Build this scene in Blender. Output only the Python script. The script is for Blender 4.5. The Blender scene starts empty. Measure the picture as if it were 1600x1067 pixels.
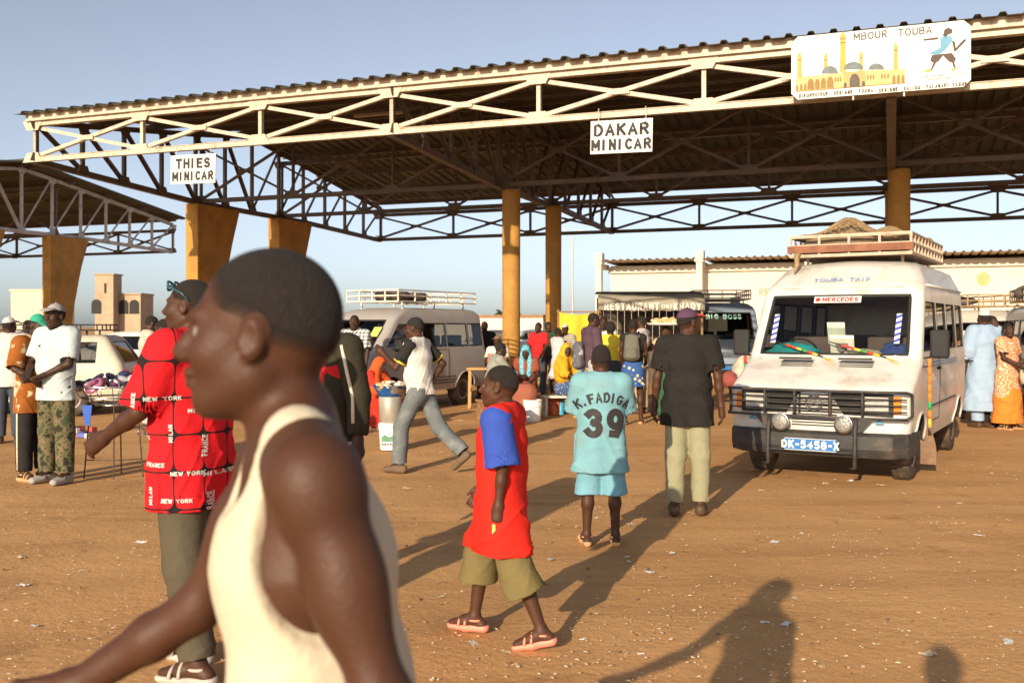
import bpy, bmesh, math, random
import numpy as np
from mathutils import Vector, Matrix
from mathutils.bvhtree import BVHTree
random.seed(7); np.random.seed(7)
R = math.radians
S = bpy.context.scene
COL = S.collection

# ---------------------------------------------------------------- camera
F = 35 / 36 * 1600; EYE = 1.62; HOR = 510.0
cd = bpy.data.cameras.new('camera'); cam = bpy.data.objects.new('camera', cd); COL.objects.link(cam)
cam.location = (0, 0, EYE); cam.rotation_euler = (R(90), 0, 0)
cd.lens = 35; cd.sensor_width = 36; cd.shift_y = -(533.5 - HOR) / 1600
cd.clip_start = 0.05; cd.clip_end = 3000
cd.dof.use_dof = True; cd.dof.focus_distance = 8.5; cd.dof.aperture_fstop = 4.2
S.camera = cam
# ---------------------------------------------------------------- sky and sun
SUN_AZ, SUN_EL = R(22.6), R(17.8)
W = bpy.data.worlds.new('World'); S.world = W; W.use_nodes = True
nt = W.node_tree; nt.nodes.clear()
sky = nt.nodes.new('ShaderNodeTexSky'); sky.sky_type = 'NISHITA'; sky.sun_disc = False
sky.sun_elevation = SUN_EL; sky.sun_rotation = math.pi + SUN_AZ
sky.air_density = 0.7; sky.dust_density = 1.1; sky.ozone_density = 2.0; sky.altitude = 0
bg = nt.nodes.new('ShaderNodeBackground'); bg.inputs[1].default_value = 0.112
wo = nt.nodes.new('ShaderNodeOutputWorld')
hsv = nt.nodes.new('ShaderNodeHueSaturation'); hsv.inputs['Saturation'].default_value = .55   # dusty dry-season air
nt.links.new(sky.outputs[0], hsv.inputs['Color']); nt.links.new(hsv.outputs[0], bg.inputs[0]); nt.links.new(bg.outputs[0], wo.inputs[0])
sd = bpy.data.lights.new('sun', 'SUN'); sun = bpy.data.objects.new('sun', sd); COL.objects.link(sun)
sd.energy = 4.6; sd.angle = R(0.55); sd.color = (1.0, 0.83, 0.60)
dirv = Vector((math.sin(SUN_AZ) * math.cos(SUN_EL), math.cos(SUN_AZ) * math.cos(SUN_EL), -math.sin(SUN_EL)))
sun.rotation_euler = dirv.to_track_quat('-Z', 'Y').to_euler(); sun.location = (-8, -20, 12)
S.view_settings.view_transform = 'Standard'; S.view_settings.look = 'None'
S.view_settings.exposure = 0.5; S.view_settings.gamma = 1.0; S.view_settings.use_curve_mapping = False

# ---------------------------------------------------------------- helpers
def gp(u, v):
    Y = F * EYE / (v - HOR); return ((u - 800) * Y / F, Y)
def tag(o, label=None, cat=None, group=None, kind=None):
    if label: o['label'] = label
    if cat: o['category'] = cat
    if group: o['group'] = group
    if kind: o['kind'] = kind
    return o
def empty(name, loc=(0, 0, 0), rz=0.0):
    o = bpy.data.objects.new(name, None); COL.objects.link(o); o.location = loc; o.rotation_euler = (0, 0, rz)
    o.empty_display_size = .2
    return o
def thing(name, label, cat, loc=(0, 0, 0), rz=0.0, group=None):
    if len(loc) == 2: loc = (loc[0], loc[1], 0)
    return tag(empty(name, loc, rz), label, cat, group)
MATS = {}
def mk(name, col, rough=.75, var=.18, scale=5., bump=.12, bscale=40., metal=0., dirt=None, dscale=2., spec=.4, coat=0., coords='Object', damount=.55):
    if name in MATS: return MATS[name]
    m = bpy.data.materials.new(name); m.use_nodes = True; n = m.node_tree.nodes; l = m.node_tree.links
    b = n['Principled BSDF']; b.inputs['Roughness'].default_value = rough; b.inputs['Metallic'].default_value = metal
    b.inputs['Specular IOR Level'].default_value = spec; b.inputs['Coat Weight'].default_value = coat
    tc = n.new('ShaderNodeTexCoord'); co = tc.outputs[coords]
    nz = n.new('ShaderNodeTexNoise'); nz.inputs['Scale'].default_value = scale; nz.inputs['Detail'].default_value = 6; nz.inputs['Roughness'].default_value = .65
    l.new(co, nz.inputs['Vector'])
    rp = n.new('ShaderNodeMapRange'); rp.inputs[1].default_value = .3; rp.inputs[2].default_value = .7
    rp.inputs[3].default_value = 1 - var; rp.inputs[4].default_value = 1 + var
    l.new(nz.outputs[0], rp.inputs[0])
    mx = n.new('ShaderNodeMix'); mx.data_type = 'RGBA'; mx.blend_type = 'MULTIPLY'; mx.inputs[0].default_value = 1
    mx.inputs[6].default_value = (*col, 1); l.new(rp.outputs[0], mx.inputs[7])
    out = mx.outputs[2]
    if dirt:
        n2 = n.new('ShaderNodeTexNoise'); n2.inputs['Scale'].default_value = dscale; n2.inputs['Detail'].default_value = 9; n2.inputs['Roughness'].default_value = .7
        l.new(co, n2.inputs['Vector'])
        r2 = n.new('ShaderNodeMapRange'); r2.inputs[1].default_value = .5; r2.inputs[2].default_value = .72; r2.inputs[4].default_value = damount
        l.new(n2.outputs[0], r2.inputs[0])
        m2 = n.new('ShaderNodeMix'); m2.data_type = 'RGBA'; l.new(r2.outputs[0], m2.inputs[0]); l.new(out, m2.inputs[6]); m2.inputs[7].default_value = (*dirt, 1)
        out = m2.outputs[2]
    l.new(out, b.inputs['Base Color'])
    if bump:
        n3 = n.new('ShaderNodeTexNoise'); n3.inputs['Scale'].default_value = bscale; n3.inputs['Detail'].default_value = 5; l.new(co, n3.inputs['Vector'])
        bp = n.new('ShaderNodeBump'); bp.inputs['Strength'].default_value = bump; bp.inputs['Distance'].default_value = .02
        l.new(n3.outputs[0], bp.inputs['Height']); l.new(bp.outputs[0], b.inputs['Normal'])
    MATS[name] = m; m['base'] = out.node.name
    return m
def glass(name, tint=.35, rough=.03):
    if name in MATS: return MATS[name]
    m = bpy.data.materials.new(name); m.use_nodes = True; n = m.node_tree.nodes; l = m.node_tree.links; n.clear()
    tr = n.new('ShaderNodeBsdfTransparent'); tr.inputs[0].default_value = (tint, tint * 1.02, tint, 1)
    gl = n.new('ShaderNodeBsdfGlossy'); gl.inputs[1].default_value = rough
    fr = n.new('ShaderNodeFresnel'); fr.inputs[0].default_value = 1.5
    mx = n.new('ShaderNodeMixShader'); o = n.new('ShaderNodeOutputMaterial')
    l.new(fr.outputs[0], mx.inputs[0]); l.new(tr.outputs[0], mx.inputs[1]); l.new(gl.outputs[0], mx.inputs[2]); l.new(mx.outputs[0], o.inputs[0])
    MATS[name] = m; return m

def mesh_from(name, v, f, smooth=False):
    me = bpy.data.meshes.new(name); me.from_pydata([tuple(p) for p in v], [], [tuple(q) for q in f])
    if smooth: me.polygons.foreach_set('use_smooth', [True] * len(me.polygons))
    me.update(); return me
def obj(name, me, mat=None, parent=None, loc=None, rot=None):
    o = bpy.data.objects.new(name, me); COL.objects.link(o)
    if mat and not me.materials: me.materials.append(mat)
    if parent: o.parent = parent
    if loc is not None: o.location = loc
    if rot is not None: o.rotation_euler = rot
    return o
class MB:
    def __init__(s): s.v = []; s.f = []
    def add(s, vs, fs):
        k = len(s.v); s.v += [tuple(p) for p in vs]; s.f += [tuple(i + k for i in q) for q in fs]; return s
    def box(s, c, d, rot=None):
        x, y, z = d[0] / 2, d[1] / 2, d[2] / 2
        vs = [Vector(p) for p in [(-x, -y, -z), (x, -y, -z), (x, y, -z), (-x, y, -z), (-x, -y, z), (x, -y, z), (x, y, z), (-x, y, z)]]
        if rot is not None: vs = [rot @ p for p in vs]
        c = Vector(c)
        return s.add([p + c for p in vs], [(3, 2, 1, 0), (4, 5, 6, 7), (0, 1, 5, 4), (1, 2, 6, 5), (2, 3, 7, 6), (3, 0, 4, 7)])
    def bar(s, a, b, w, h, up=(0, 0, 1)):
        a = Vector(a); b = Vector(b); d = b - a; L = d.length
        if L < 1e-6: return s
        y = d / L; u = Vector(up)
        if abs(y.dot(u)) > .98: u = Vector((0, 1, 0)) if abs(y.y) < .9 else Vector((1, 0, 0))
        x = y.cross(u).normalized(); z = x.cross(y)
        return s.box((a + b) / 2, (w, L, h), Matrix((x, y, z)).transposed())
    def angle(s, a, b, w, t=.012, up=(0, 0, 1)):   # L-profile member
        s.bar(a, b, w, t, up)
        a = Vector(a); b = Vector(b); y = (b - a).normalized(); u = Vector(up)
        if abs(y.dot(u)) > .98: u = Vector((0, 1, 0)) if abs(y.y) < .9 else Vector((1, 0, 0))
        x = y.cross(u).normalized(); z = x.cross(y)
        o = z * (w / 2 + t * .52) - x * (w / 2 - t / 2)
        return s.bar(a + o, b + o, t, w, up)
    def tube(s, pts, r, n=8, closed=False):
        pts = [Vector(p) for p in pts]; m = len(pts); rs = r if isinstance(r, (list, tuple)) else [r] * m
        k = len(s.v); pu = None
        for i, p in enumerate(pts):
            if closed: d = pts[(i + 1) % m] - pts[i - 1]
            else: d = pts[min(i + 1, m - 1)] - pts[max(i - 1, 0)]
            d = d.normalized() if d.length > 1e-9 else Vector((0, 0, 1))
            if pu is None: pu = Vector((0, 0, 1)) if abs(d.z) < .9 else Vector((1, 0, 0))
            x = d.cross(pu).normalized(); pu = x.cross(d)
            for j in range(n):
                a = 2 * math.pi * j / n; s.v.append(tuple(p + (x * math.cos(a) + pu * math.sin(a)) * rs[i]))
        for i in range(m if closed else m - 1):
            i2 = (i + 1) % m
            for j in range(n): s.f.append((k + i * n + j, k + i * n + (j + 1) % n, k + i2 * n + (j + 1) % n, k + i2 * n + j))
        if not closed:
            s.f.append(tuple(k + j for j in range(n))[::-1]); s.f.append(tuple(k + (m - 1) * n + j for j in range(n)))
        return s
    def lathe(s, prof, n=24, M=None):     # profile of (r, z) about z
        k = len(s.v); M = M or Matrix()
        for r, z in prof:
            for j in range(n):
                a = 2 * math.pi * j / n; s.v.append(tuple(M @ Vector((r * math.cos(a), r * math.sin(a), z))))
        for i in range(len(prof) - 1):
            for j in range(n): s.f.append((k + i * n + j, k + i * n + (j + 1) % n, k + (i + 1) * n + (j + 1) % n, k + (i + 1) * n + j))
        if prof[0][0] > 1e-4: s.f.append(tuple(k + j for j in range(n))[::-1])
        if prof[-1][0] > 1e-4: s.f.append(tuple(k + (len(prof) - 1) * n + j for j in range(n)))
        return s
    def prism(s, poly, M, t):             # 2D polygon in local xy, extruded along local z from 0 to t
        k = len(poly); vs = [M @ Vector((x, y, 0)) for x, y in poly] + [M @ Vector((x, y, t)) for x, y in poly]
        return s.add(vs, [tuple(range(k))[::-1], tuple(range(k, 2 * k))] + [(i, (i + 1) % k, k + (i + 1) % k, k + i) for i in range(k)])
    def me(s, name, smooth=False): return mesh_from(name, s.v, s.f, smooth)
    def build(s, name, mat, parent=None, smooth=False, bevel=0, loc=None, rot=None):
        o = obj(name, s.me(name, smooth), mat, parent, loc, rot)
        if bevel:
            b = o.modifiers.new('b', 'BEVEL'); b.width = bevel; b.segments = 2; b.limit_method = 'ANGLE'
        return o
def frame(o, x, y):                      # matrix from origin, x and y axes
    x = Vector(x).normalized(); y = Vector(y); z = x.cross(y).normalized(); y = z.cross(x)
    M = Matrix((x, y, z)).transposed().to_4x4(); M.translation = Vector(o); return M
def _arc(cx, cy, rx, ry, a0, a1, n=9): return [(cx + rx * math.cos(R(a0 + (a1 - a0) * i / (n - 1))), cy + ry * math.sin(R(a0 + (a1 - a0) * i / (n - 1)))) for i in range(n)]
GL = {'A': [[(0, 0), (.28, 1), (.56, 0)], [(.1, .32), (.46, .32)]], 'B': [[(0, 0), (0, 1), (.3, 1)] + _arc(.3, .77, .2, .23, 90, -90) + [(0, .54)], [(.3, .54)] + _arc(.3, .27, .24, .27, 90, -90) + [(0, 0)]],
      'C': [_arc(.29, .5, .29, .5, 50, 310, 13)], 'D': [[(0, 0), (0, 1), (.22, 1)] + _arc(.22, .5, .32, .5, 90, -90, 11) + [(0, 0)]], 'E': [[(.46, 1), (0, 1), (0, 0), (.46, 0)], [(0, .53), (.38, .53)]], 'F': [[(.46, 1), (0, 1), (0, 0)], [(0, .53), (.38, .53)]],
      'G': [_arc(.29, .5, .29, .5, 50, 330, 13) + [(.58, .45), (.34, .45)]], 'H': [[(0, 0), (0, 1)], [(.5, 0), (.5, 1)], [(0, .52), (.5, .52)]], 'I': [[(.06, 0), (.06, 1)]], 'J': [[(.36, 1), (.36, .25)] + _arc(.18, .22, .18, .22, 0, -180)],
      'K': [[(0, 0), (0, 1)], [(.5, 1), (.0, .45)], [(.16, .6), (.52, 0)]], 'L': [[(0, 1), (0, 0), (.44, 0)]], 'M': [[(0, 0), (0, 1)], [(0, 1), (.33, .3)], [(.33, .3), (.66, 1)], [(.66, 1), (.66, 0)]], 'N': [[(0, 0), (0, 1)], [(0, 1), (.5, 0)], [(.5, 0), (.5, 1)]],
      'O': [_arc(.3, .5, .3, .5, 0, 360, 19)], 'P': [[(0, 0), (0, 1), (.28, 1)] + _arc(.28, .74, .22, .26, 90, -90) + [(0, .48)]], 'R': [[(0, 0), (0, 1), (.28, 1)] + _arc(.28, .75, .22, .25, 90, -90) + [(0, .5)], [(.24, .5), (.52, 0)]],
      'S': [_arc(.25, .75, .23, .25, 30, 270, 9) + _arc(.25, .25, .25, .25, 90, -150, 9)], 'T': [[(0, 1), (.54, 1)], [(.27, 1), (.27, 0)]], 'U': [[(0, 1), (0, .28)] + _arc(.26, .28, .26, .28, 180, 360) + [(.52, 1)]], 'V': [[(0, 1), (.28, 0), (.56, 1)]], 'W': [[(0, 1), (.2, 0)], [(.2, 0), (.4, .8)], [(.4, .8), (.6, 0)], [(.6, 0), (.8, 1)]],
      'X': [[(0, 1), (.52, 0)], [(0, 0), (.52, 1)]], 'Y': [[(0, 1), (.27, .5), (.54, 1)], [(.27, .5), (.27, 0)]], 'Z': [[(0, 1), (.48, 1), (0, 0), (.5, 0)]], '-': [[(.03, .48), (.3, .48)]], '.': [[(.05, .0), (.05, .1)]], ' ': [],
      '0': [_arc(.25, .5, .25, .5, 0, 360, 19)], '1': [[(.05, .8), (.2, 1), (.2, 0)]], '2': [_arc(.25, .74, .24, .26, 160, -20, 9) + [(0, 0), (.5, 0)]], '3': [_arc(.23, .76, .23, .24, 150, -80, 9), _arc(.23, .27, .26, .27, 85, -150, 10)], '4': [[(.38, 0), (.38, 1), (0, .3), (.54, .3)]],
      '5': [[(.46, 1), (.06, 1), (.02, .55)] + _arc(.24, .33, .26, .32, 110, -140, 10)], '7': [[(0, 1), (.5, 1), (.16, 0)]], '8': [_arc(.25, .76, .22, .24, 0, 360, 15), _arc(.25, .27, .26, .27, 0, 360, 15)], '9': [_arc(.25, .68, .25, .32, 0, 360, 15), [(.5, .68), (.46, .3), (.3, 0), (.1, .03)]],
      'n': [[(0, 0), (0, .6)], [(0, .45)] + _arc(.18, .42, .18, .18, 150, 0, 6) + [(.36, 0)]], 'o': [_arc(.2, .3, .2, .3, 0, 360, 13)], 'e': [[(.02, .32), (.38, .32)] + _arc(.2, .3, .2, .3, 5, 310, 11)]}
def text_mesh(txt, size, bold=.02, align='CENTER', depth=0., sx=1., spacing=1.):
    """hand-painted block letters: flat brush strokes, each laid a hair above the last"""
    h = size * .72; w = h * (.135 + bold * 3.0); mb = MB(); x = 0.; lay = 0
    for ch in txt:
        g = GL.get(ch, GL['-']); wd = max([p[0] for s_ in g for p in s_] + [.3]) if g else .34
        for s_ in g:
            P = [Vector((x + px * h * sx + w / 2, py * (h - w) + w / 2, 0)) for px, py in s_]; z = .00012 * (lay % 5); lay += 1; n = len(P); a_ = []; closed = n > 3 and (P[0] - P[-1]).length < 1e-5
            if not closed:
                d0 = (P[0] - P[1]).normalized(); d1 = (P[-1] - P[-2]).normalized(); P[0] = P[0] + d0 * w * .45; P[-1] = P[-1] + d1 * w * .45
            for i in range(n):
                d = (P[1] - P[-2]) if closed and i in (0, n - 1) else P[min(n - 1, i + 1)] - P[max(0, i - 1)]; d.normalize(); e = (P[i] - P[i - 1]).normalized() if i else d
                m = 1 / max(.55, abs(d.dot(e))); nn = Vector((-d.y, d.x, 0)) * w / 2 * m; a_ += [P[i] + nn + Vector((0, 0, z)), P[i] - nn + Vector((0, 0, z))]
            mb.add(a_, [(2 * i, 2 * i + 1, 2 * i + 3, 2 * i + 2) for i in range(n - 1)])
        x += (wd * sx * h + w) + h * .13 * spacing
    x -= h * .13 * spacing; me = mb.me('lettering'); me.transform(Matrix.Translation((-x / 2 if align == 'CENTER' else 0, -h / 2, 0))); return me
def text(name, txt, size, M, mat, parent, bold=.02, sx=1., align='CENTER', spacing=1.):
    me = text_mesh(txt, size, bold, align, .0008, sx, spacing); me.transform(M); return obj(name, me, mat, parent)
def flat(name, poly, M, mat, parent, t=.0015):
    mb = MB(); mb.prism(poly, M, t); return mb.build(name, mat, parent)
def circ(cx, cy, rx, ry=None, n=20, a0=0, a1=360):
    ry = rx if ry is None else ry
    full = abs(a1 - a0) >= 360
    return [(cx + rx * math.cos(R(a0 + (a1 - a0) * i / (n if full else n - 1))), cy + ry * math.sin(R(a0 + (a1 - a0) * i / (n if full else n - 1)))) for i in range(n)]

# materials shared
RUST = (.16, .06, .025)
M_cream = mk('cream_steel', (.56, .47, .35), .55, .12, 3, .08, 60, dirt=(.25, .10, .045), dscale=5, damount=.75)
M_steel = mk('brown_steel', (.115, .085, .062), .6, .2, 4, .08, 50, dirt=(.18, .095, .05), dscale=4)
M_grey = mk('grey_steel', (.50, .47, .43), .55, .15, 3, .08, 50, dirt=RUST, dscale=4)
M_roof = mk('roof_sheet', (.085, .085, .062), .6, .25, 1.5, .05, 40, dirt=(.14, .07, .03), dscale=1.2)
M_pier = mk('ochre_plaster', (.42, .215, .05), .9, .2, 2.2, .35, 14, dirt=(.20, .10, .03), dscale=1.6, damount=.6)
M_black = mk('black_rubber', (.018, .017, .016), .7, .2, 8, .05, 60)
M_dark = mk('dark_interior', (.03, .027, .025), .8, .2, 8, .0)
M_white = mk('white_paint', (.64, .62, .57), .5, .05, 4, .02, 60)
M_ink = mk('sign_ink', (.028, .024, .024), .7, .25, 30, 0)
M_rope = mk('rope', (.30, .20, .10), .95, .3, 20, .3, 80)
M_wood = mk('raw_wood', (.30, .17, .08), .8, .25, 6, .2, 40)
M_chrome = mk('worn_chrome', (.55, .54, .52), .25, .1, 8, .03, 60, metal=1.)
M_lens = mk('lamp_lens', (.42, .41, .38), .12, .12, 20, .2, 90, spec=.8)
M_amber = mk('amber_lens', (.75, .22, .02), .2, .1, 10, .1, 90)
M_red = mk('red_plastic', (.55, .03, .02), .35, .1, 10, .05, 60)
M_glass = glass('window_glass', .42)
M_glassd = glass('dark_glass', .22)
# ================================================================ ground
def ground():
    def axis(lo, hi, near, n1, n2):
        a = np.concatenate([-np.geomspace(near, -lo, n2)[::-1], np.linspace(-near, near, n1)[1:-1], np.geomspace(near, hi, n2)])
        return a
    xs = axis(-1500, 1500, 9, 90, 22); ys = np.concatenate([[-1500, -300, -60, -20, -8], np.linspace(-3, 16, 110), np.geomspace(16.4, 2500, 40)])
    X, Y = np.meshgrid(xs, ys); Z = np.zeros_like(X)
    fade = np.clip((22 - np.hypot(X, Y)) / 8, 0, 1)
    Z = fade * (.010 * np.sin(X * 1.3 + 2 * np.sin(Y * .7)) * np.sin(Y * 1.1 + X * .4) + .003 * np.sin(X * 4.1 + Y * 2.3) * np.sin(Y * 3.7 - X * 1.9)) - .010 * fade
    n, m = X.shape; v = np.stack([X, Y, Z], -1).reshape(-1, 3)
    f = [(i * m + j, i * m + j + 1, (i + 1) * m + j + 1, (i + 1) * m + j) for i in range(n - 1) for j in range(m - 1)]
    mt = bpy.data.materials.new('laterite_dirt'); mt.use_nodes = True; N = mt.node_tree.nodes; L = mt.node_tree.links; b = N['Principled BSDF']
    b.inputs['Roughness'].default_value = .95; b.inputs['Specular IOR Level'].default_value = .15
    tc = N.new('ShaderNodeTexCoord')
    def noise(sc, det, ro=.6, vec=None):
        q = N.new('ShaderNodeTexNoise'); q.inputs['Scale'].default_value = sc; q.inputs['Detail'].default_value = det; q.inputs['Roughness'].default_value = ro
        L.new(vec or tc.outputs['Object'], q.inputs['Vector']); return q.outputs[0]
    def ramp(i, stops):
        r = N.new('ShaderNodeValToRGB'); L.new(i, r.inputs[0]); e = r.color_ramp.elements
        e[0].position, e[0].color = stops[0][0], (*stops[0][1], 1); e[1].position, e[1].color = stops[1][0], (*stops[1][1], 1)
        for p, c in stops[2:]: k = e.new(p); k.color = (*c, 1)
        return r.outputs[0]
    base = ramp(noise(.55, 8, .62), [(.28, (.47, .245, .098)), (.72, (.62, .345, .148))])
    grain = ramp(noise(70, 4, .7), [(.3, (.78, .78, .78)), (.7, (1.16, 1.16, 1.16))])
    mx = N.new('ShaderNodeMix'); mx.data_type = 'RGBA'; mx.blend_type = 'MULTIPLY'; mx.inputs[0].default_value = 1; L.new(base, mx.inputs[6]); L.new(grain, mx.inputs[7])
    # trodden patches and oil stains
    st = ramp(noise(1.7, 10, .72), [(.56, (0, 0, 0)), (.70, (1, 1, 1))])
    m2 = N.new('ShaderNodeMix'); m2.data_type = 'RGBA'; sc = N.new('ShaderNodeMath'); sc.operation = 'MULTIPLY'; sc.inputs[1].default_value = .45; L.new(st, sc.inputs[0])
    L.new(sc.outputs[0], m2.inputs[0]); L.new(mx.outputs[2], m2.inputs[6]); m2.inputs[7].default_value = (.17, .085, .04, 1)
    # faint wheel tracks along x with warped wave
    mp = N.new('ShaderNodeMapping'); mp.inputs['Rotation'].default_value = (0, 0, R(25)); mp.inputs['Scale'].default_value = (.25, 2.2, 1); L.new(tc.outputs['Object'], mp.inputs[0])
    tr = ramp(noise(1.0, 6, .6, mp.outputs[0]), [(.48, (1.04, 1.04, 1.04)), (.72, (.82, .80, .78))])
    m3 = N.new('ShaderNodeMix'); m3.data_type = 'RGBA'; m3.blend_type = 'MULTIPLY'; m3.inputs[0].default_value = 1; L.new(m2.outputs[2], m3.inputs[6]); L.new(tr, m3.inputs[7])
    # pale specks of chaff
    vo = N.new('ShaderNodeTexVoronoi'); vo.inputs['Scale'].default_value = 13; L.new(tc.outputs['Object'], vo.inputs['Vector'])
    sp = ramp(vo.outputs['Distance'], [(.035, (1, 1, 1)), (.05, (0, 0, 0))])
    m4 = N.new('ShaderNodeMix'); m4.data_type = 'RGBA'; s4 = N.new('ShaderNodeMath'); s4.operation = 'MULTIPLY'; s4.inputs[1].default_value = .55; L.new(sp, s4.inputs[0])
    L.new(s4.outputs[0], m4.inputs[0]); L.new(m3.outputs[2], m4.inputs[6]); m4.inputs[7].default_value = (.55, .44, .32, 1)
    L.new(m4.outputs[2], b.inputs['Base Color'])
    h1 = noise(22, 8, .7); h2 = noise(5.5, 6, .65)
    ad = N.new('ShaderNodeMath'); ad.operation = 'MULTIPLY_ADD'; L.new(h2, ad.inputs[0]); ad.inputs[1].default_value = 2.2; L.new(h1, ad.inputs[2])
    bp = N.new('ShaderNodeBump'); bp.inputs['Strength'].default_value = .32; bp.inputs['Distance'].default_value = .02; L.new(ad.outputs[0], bp.inputs['Height']); L.new(bp.outputs[0], b.inputs['Normal'])
    tag(obj('ground', mesh_from('ground', v, f, True), mt), kind='structure')
ground()

# ================================================================ shelters
TH = 0.364
def e2w(e2, e1, z=0): return Vector((math.sin(TH) * e1 + math.cos(TH) * e2, math.cos(TH) * e1 - math.sin(TH) * e2, z))
def corrug(x0, x1, y0, y1, z0, z1, pitch=.35, hgt=.055):
    mb = MB(); n = int(round((x1 - x0) / pitch)); p = (x1 - x0) / n; pts = []
    for i in range(n): pts += [(x0 + i * p, 0), (x0 + (i + .62) * p, 0), (x0 + (i + .70) * p, hgt), (x0 + (i + .92) * p, hgt)]
    pts.append((x1, 0)); k = len(pts)
    v = [(x, y, z + h) for (y, z) in ((y0, z0), (y1, z1)) for x, h in pts] + [(x, y, z + h - .006) for (y, z) in ((y0, z0), (y1, z1)) for x, h in pts]
    f = [(i, i + 1, k + i + 1, k + i) for i in range(k - 1)] + [(2 * k + i + 1, 2 * k + i, 3 * k + i, 3 * k + i + 1) for i in range(k - 1)]
    f += [(i + 1, i, 2 * k + i, 2 * k + i + 1) for i in range(k - 1)] + [(k + i, k + i + 1, 3 * k + i + 1, 3 * k + i) for i in range(k - 1)]
    return mb.add(v, f)
def x_truss(root, name, x0, n, s, y, zb, zt, mat, w=.075, lit=False):
    """longitudinal truss along local x: chords are the part, members its children"""
    c = MB(); L = n * s
    for z, sg in ((zb, 1), (zt, -1)):
        c.bar((x0, y - .05, z), (x0 + L, y - .05, z), .012, .11); c.bar((x0, y + .05, z), (x0 + L, y + .05, z), .012, .11)
        c.bar((x0, y, z + sg * .05), (x0 + L, y, z + sg * .05), .15, .012)
    t = c.build(name, mat, root)
    g = MB(); P = [(-.28, -.06), (.28, -.06), (.16, .15), (-.16, .15)]
    g.prism(P, frame((0, 0, 0), (1, 0, 0), (0, 0, 1)), .014); gm = g.me('gusset')
    g2 = MB(); g2.prism([(x, -q) for x, q in P][::-1], frame((0, 0, 0), (1, 0, 0), (0, 0, 1)), .014); gm2 = g2.me('gusset')
    g3 = MB(); g3.prism([(-.2, -.05), (.2, -.05), (.2, .05), (-.2, .05)], frame((0, 0, 0), (1, 0, 0), (0, 0, 1)), .014); gm3 = g3.me('gusset')
    pm = MB().angle((0, 0, zb + .05), (0, 0, zt - .05), w).me('post')
    d1 = MB().angle((.10, .0, zb + .09), (s - .10, .0, zt - .09), w, up=(0, 1, 0)).me('diagonal'); d2 = MB().angle((.10, .02, zt - .09), (s - .10, .02, zb + .09), w, up=(0, 1, 0)).me('diagonal')
    for i in range(n + 1):
        x = x0 + i * s
        obj('post', pm, mat, t, (x, y, 0)); obj('gusset', gm, mat, t, (x, y - .057, zb)); obj('gusset', gm2, mat, t, (x, y - .057, zt))
        if i < n:
            obj('diagonal', d1, mat, t, (x, y - .012, 0)); obj('diagonal', d2, mat, t, (x, y - .012, 0)); obj('gusset', gm3, mat, t, (x + s / 2, y - .03, (zb + zt) / 2))
    return t
def frame_truss(root, x, prof, mat, nseg=3):
    """gable frame truss across local y; prof = list of (y, z_bottom, z_top)"""
    c = MB(); ys = [p[0] for p in prof]
    zb = lambda y: np.interp(y, ys, [p[1] for p in prof]); zt = lambda y: np.interp(y, ys, [p[2] for p in prof])
    for a, b in zip(prof[:-1], prof[1:]):
        for o in (-.055, .055):
            c.bar((x + o, a[0], a[1]), (x + o, b[0], b[1]), .014, .13); c.bar((x + o, a[0], a[2]), (x + o, b[0], b[2]), .014, .12)
        c.bar((x, a[0], a[1] - .06), (x, b[0], b[1] - .06), .16, .012)
    t = c.build('frame_truss', mat, root)
    nodes = []
    for a, b, n in zip(ys[:-1], ys[1:], nseg): nodes += list(np.linspace(a, b, n + 1))[:-1]
    nodes.append(ys[-1]); mid = (ys[0] + ys[-1]) / 2
    for i, y in enumerate(nodes):
        MB().angle((x, y, zb(y) + .03), (x, y, zt(y) - .03), .08).build('post', mat, t)
        MB().prism([(-.2, -.02), (.2, -.02), (.12, .17), (-.12, .17)], frame((x + .07, y, zb(y)), (0, 1, 0), (0, 0, 1)), .012).build('gusset', mat, t)
        MB().prism([(-.12, -.17), (.12, -.17), (.2, .0), (-.2, .0)], frame((x + .07, y, zt(y)), (0, 1, 0), (0, 0, 1)), .012).build('gusset', mat, t)
        if i < len(nodes) - 1:
            y2 = nodes[i + 1]
            if y < mid - .1: a, b = (x, y + .05, zt(y) - .06), (x, y2 - .05, zb(y2) + .06)
            else: a, b = (x, y + .05, zb(y) + .06), (x, y2 - .05, zt(y2) - .06)
            MB().angle(a, b, .08, up=(1, 0, 0)).build('diagonal', mat, t)
    return t
def blade_pier(root, x, y0, ztop, wt=1.9, wb=1.05, th=.42):
    mb = MB(); n = 14; k = 0
    for i in range(n + 1):
        t = i / n; z = ztop * t; e = max(0, (t - .35) / .65); w = wb + (wt - wb) * e ** 1.3; h = th / 2 * (.92 + .08 * t)
        yf = y0 + .06 * (1 - t) + .012 * math.sin(9 * t)
        mb.v += [(x - h, yf, z), (x + h, yf, z), (x + h, yf + w + .02 * math.sin(14 * t), z), (x - h, yf + w, z)]
        if i: 
            for j in range(4): mb.f.append((4 * i - 4 + j, 4 * i - 4 + (j + 1) % 4, 4 * i + (j + 1) % 4, 4 * i + j))
    mb.f += [(3, 2, 1, 0), tuple(4 * n + j for j in range(4))]
    mb.build('pier', M_pier, root, bevel=.025)
def round_pier(root, x, y, ztop, r=.225):
    MB().lathe([(r * 1.0, 0), (r * 1.0, .6), (r * .99, 2.5), (r * 1.02, ztop - .02), (r * .98, ztop)], 28).build('pier', M_pier, root, True, loc=(x, y, 0))
    o = MB().box((0, 0, .21), (.74, .74, .42)).build('plinth', mk('plinth_concrete', (.30, .20, .10), .9, .2, 3, .3, 20), root, bevel=.02, loc=(x, y, 0))
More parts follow.
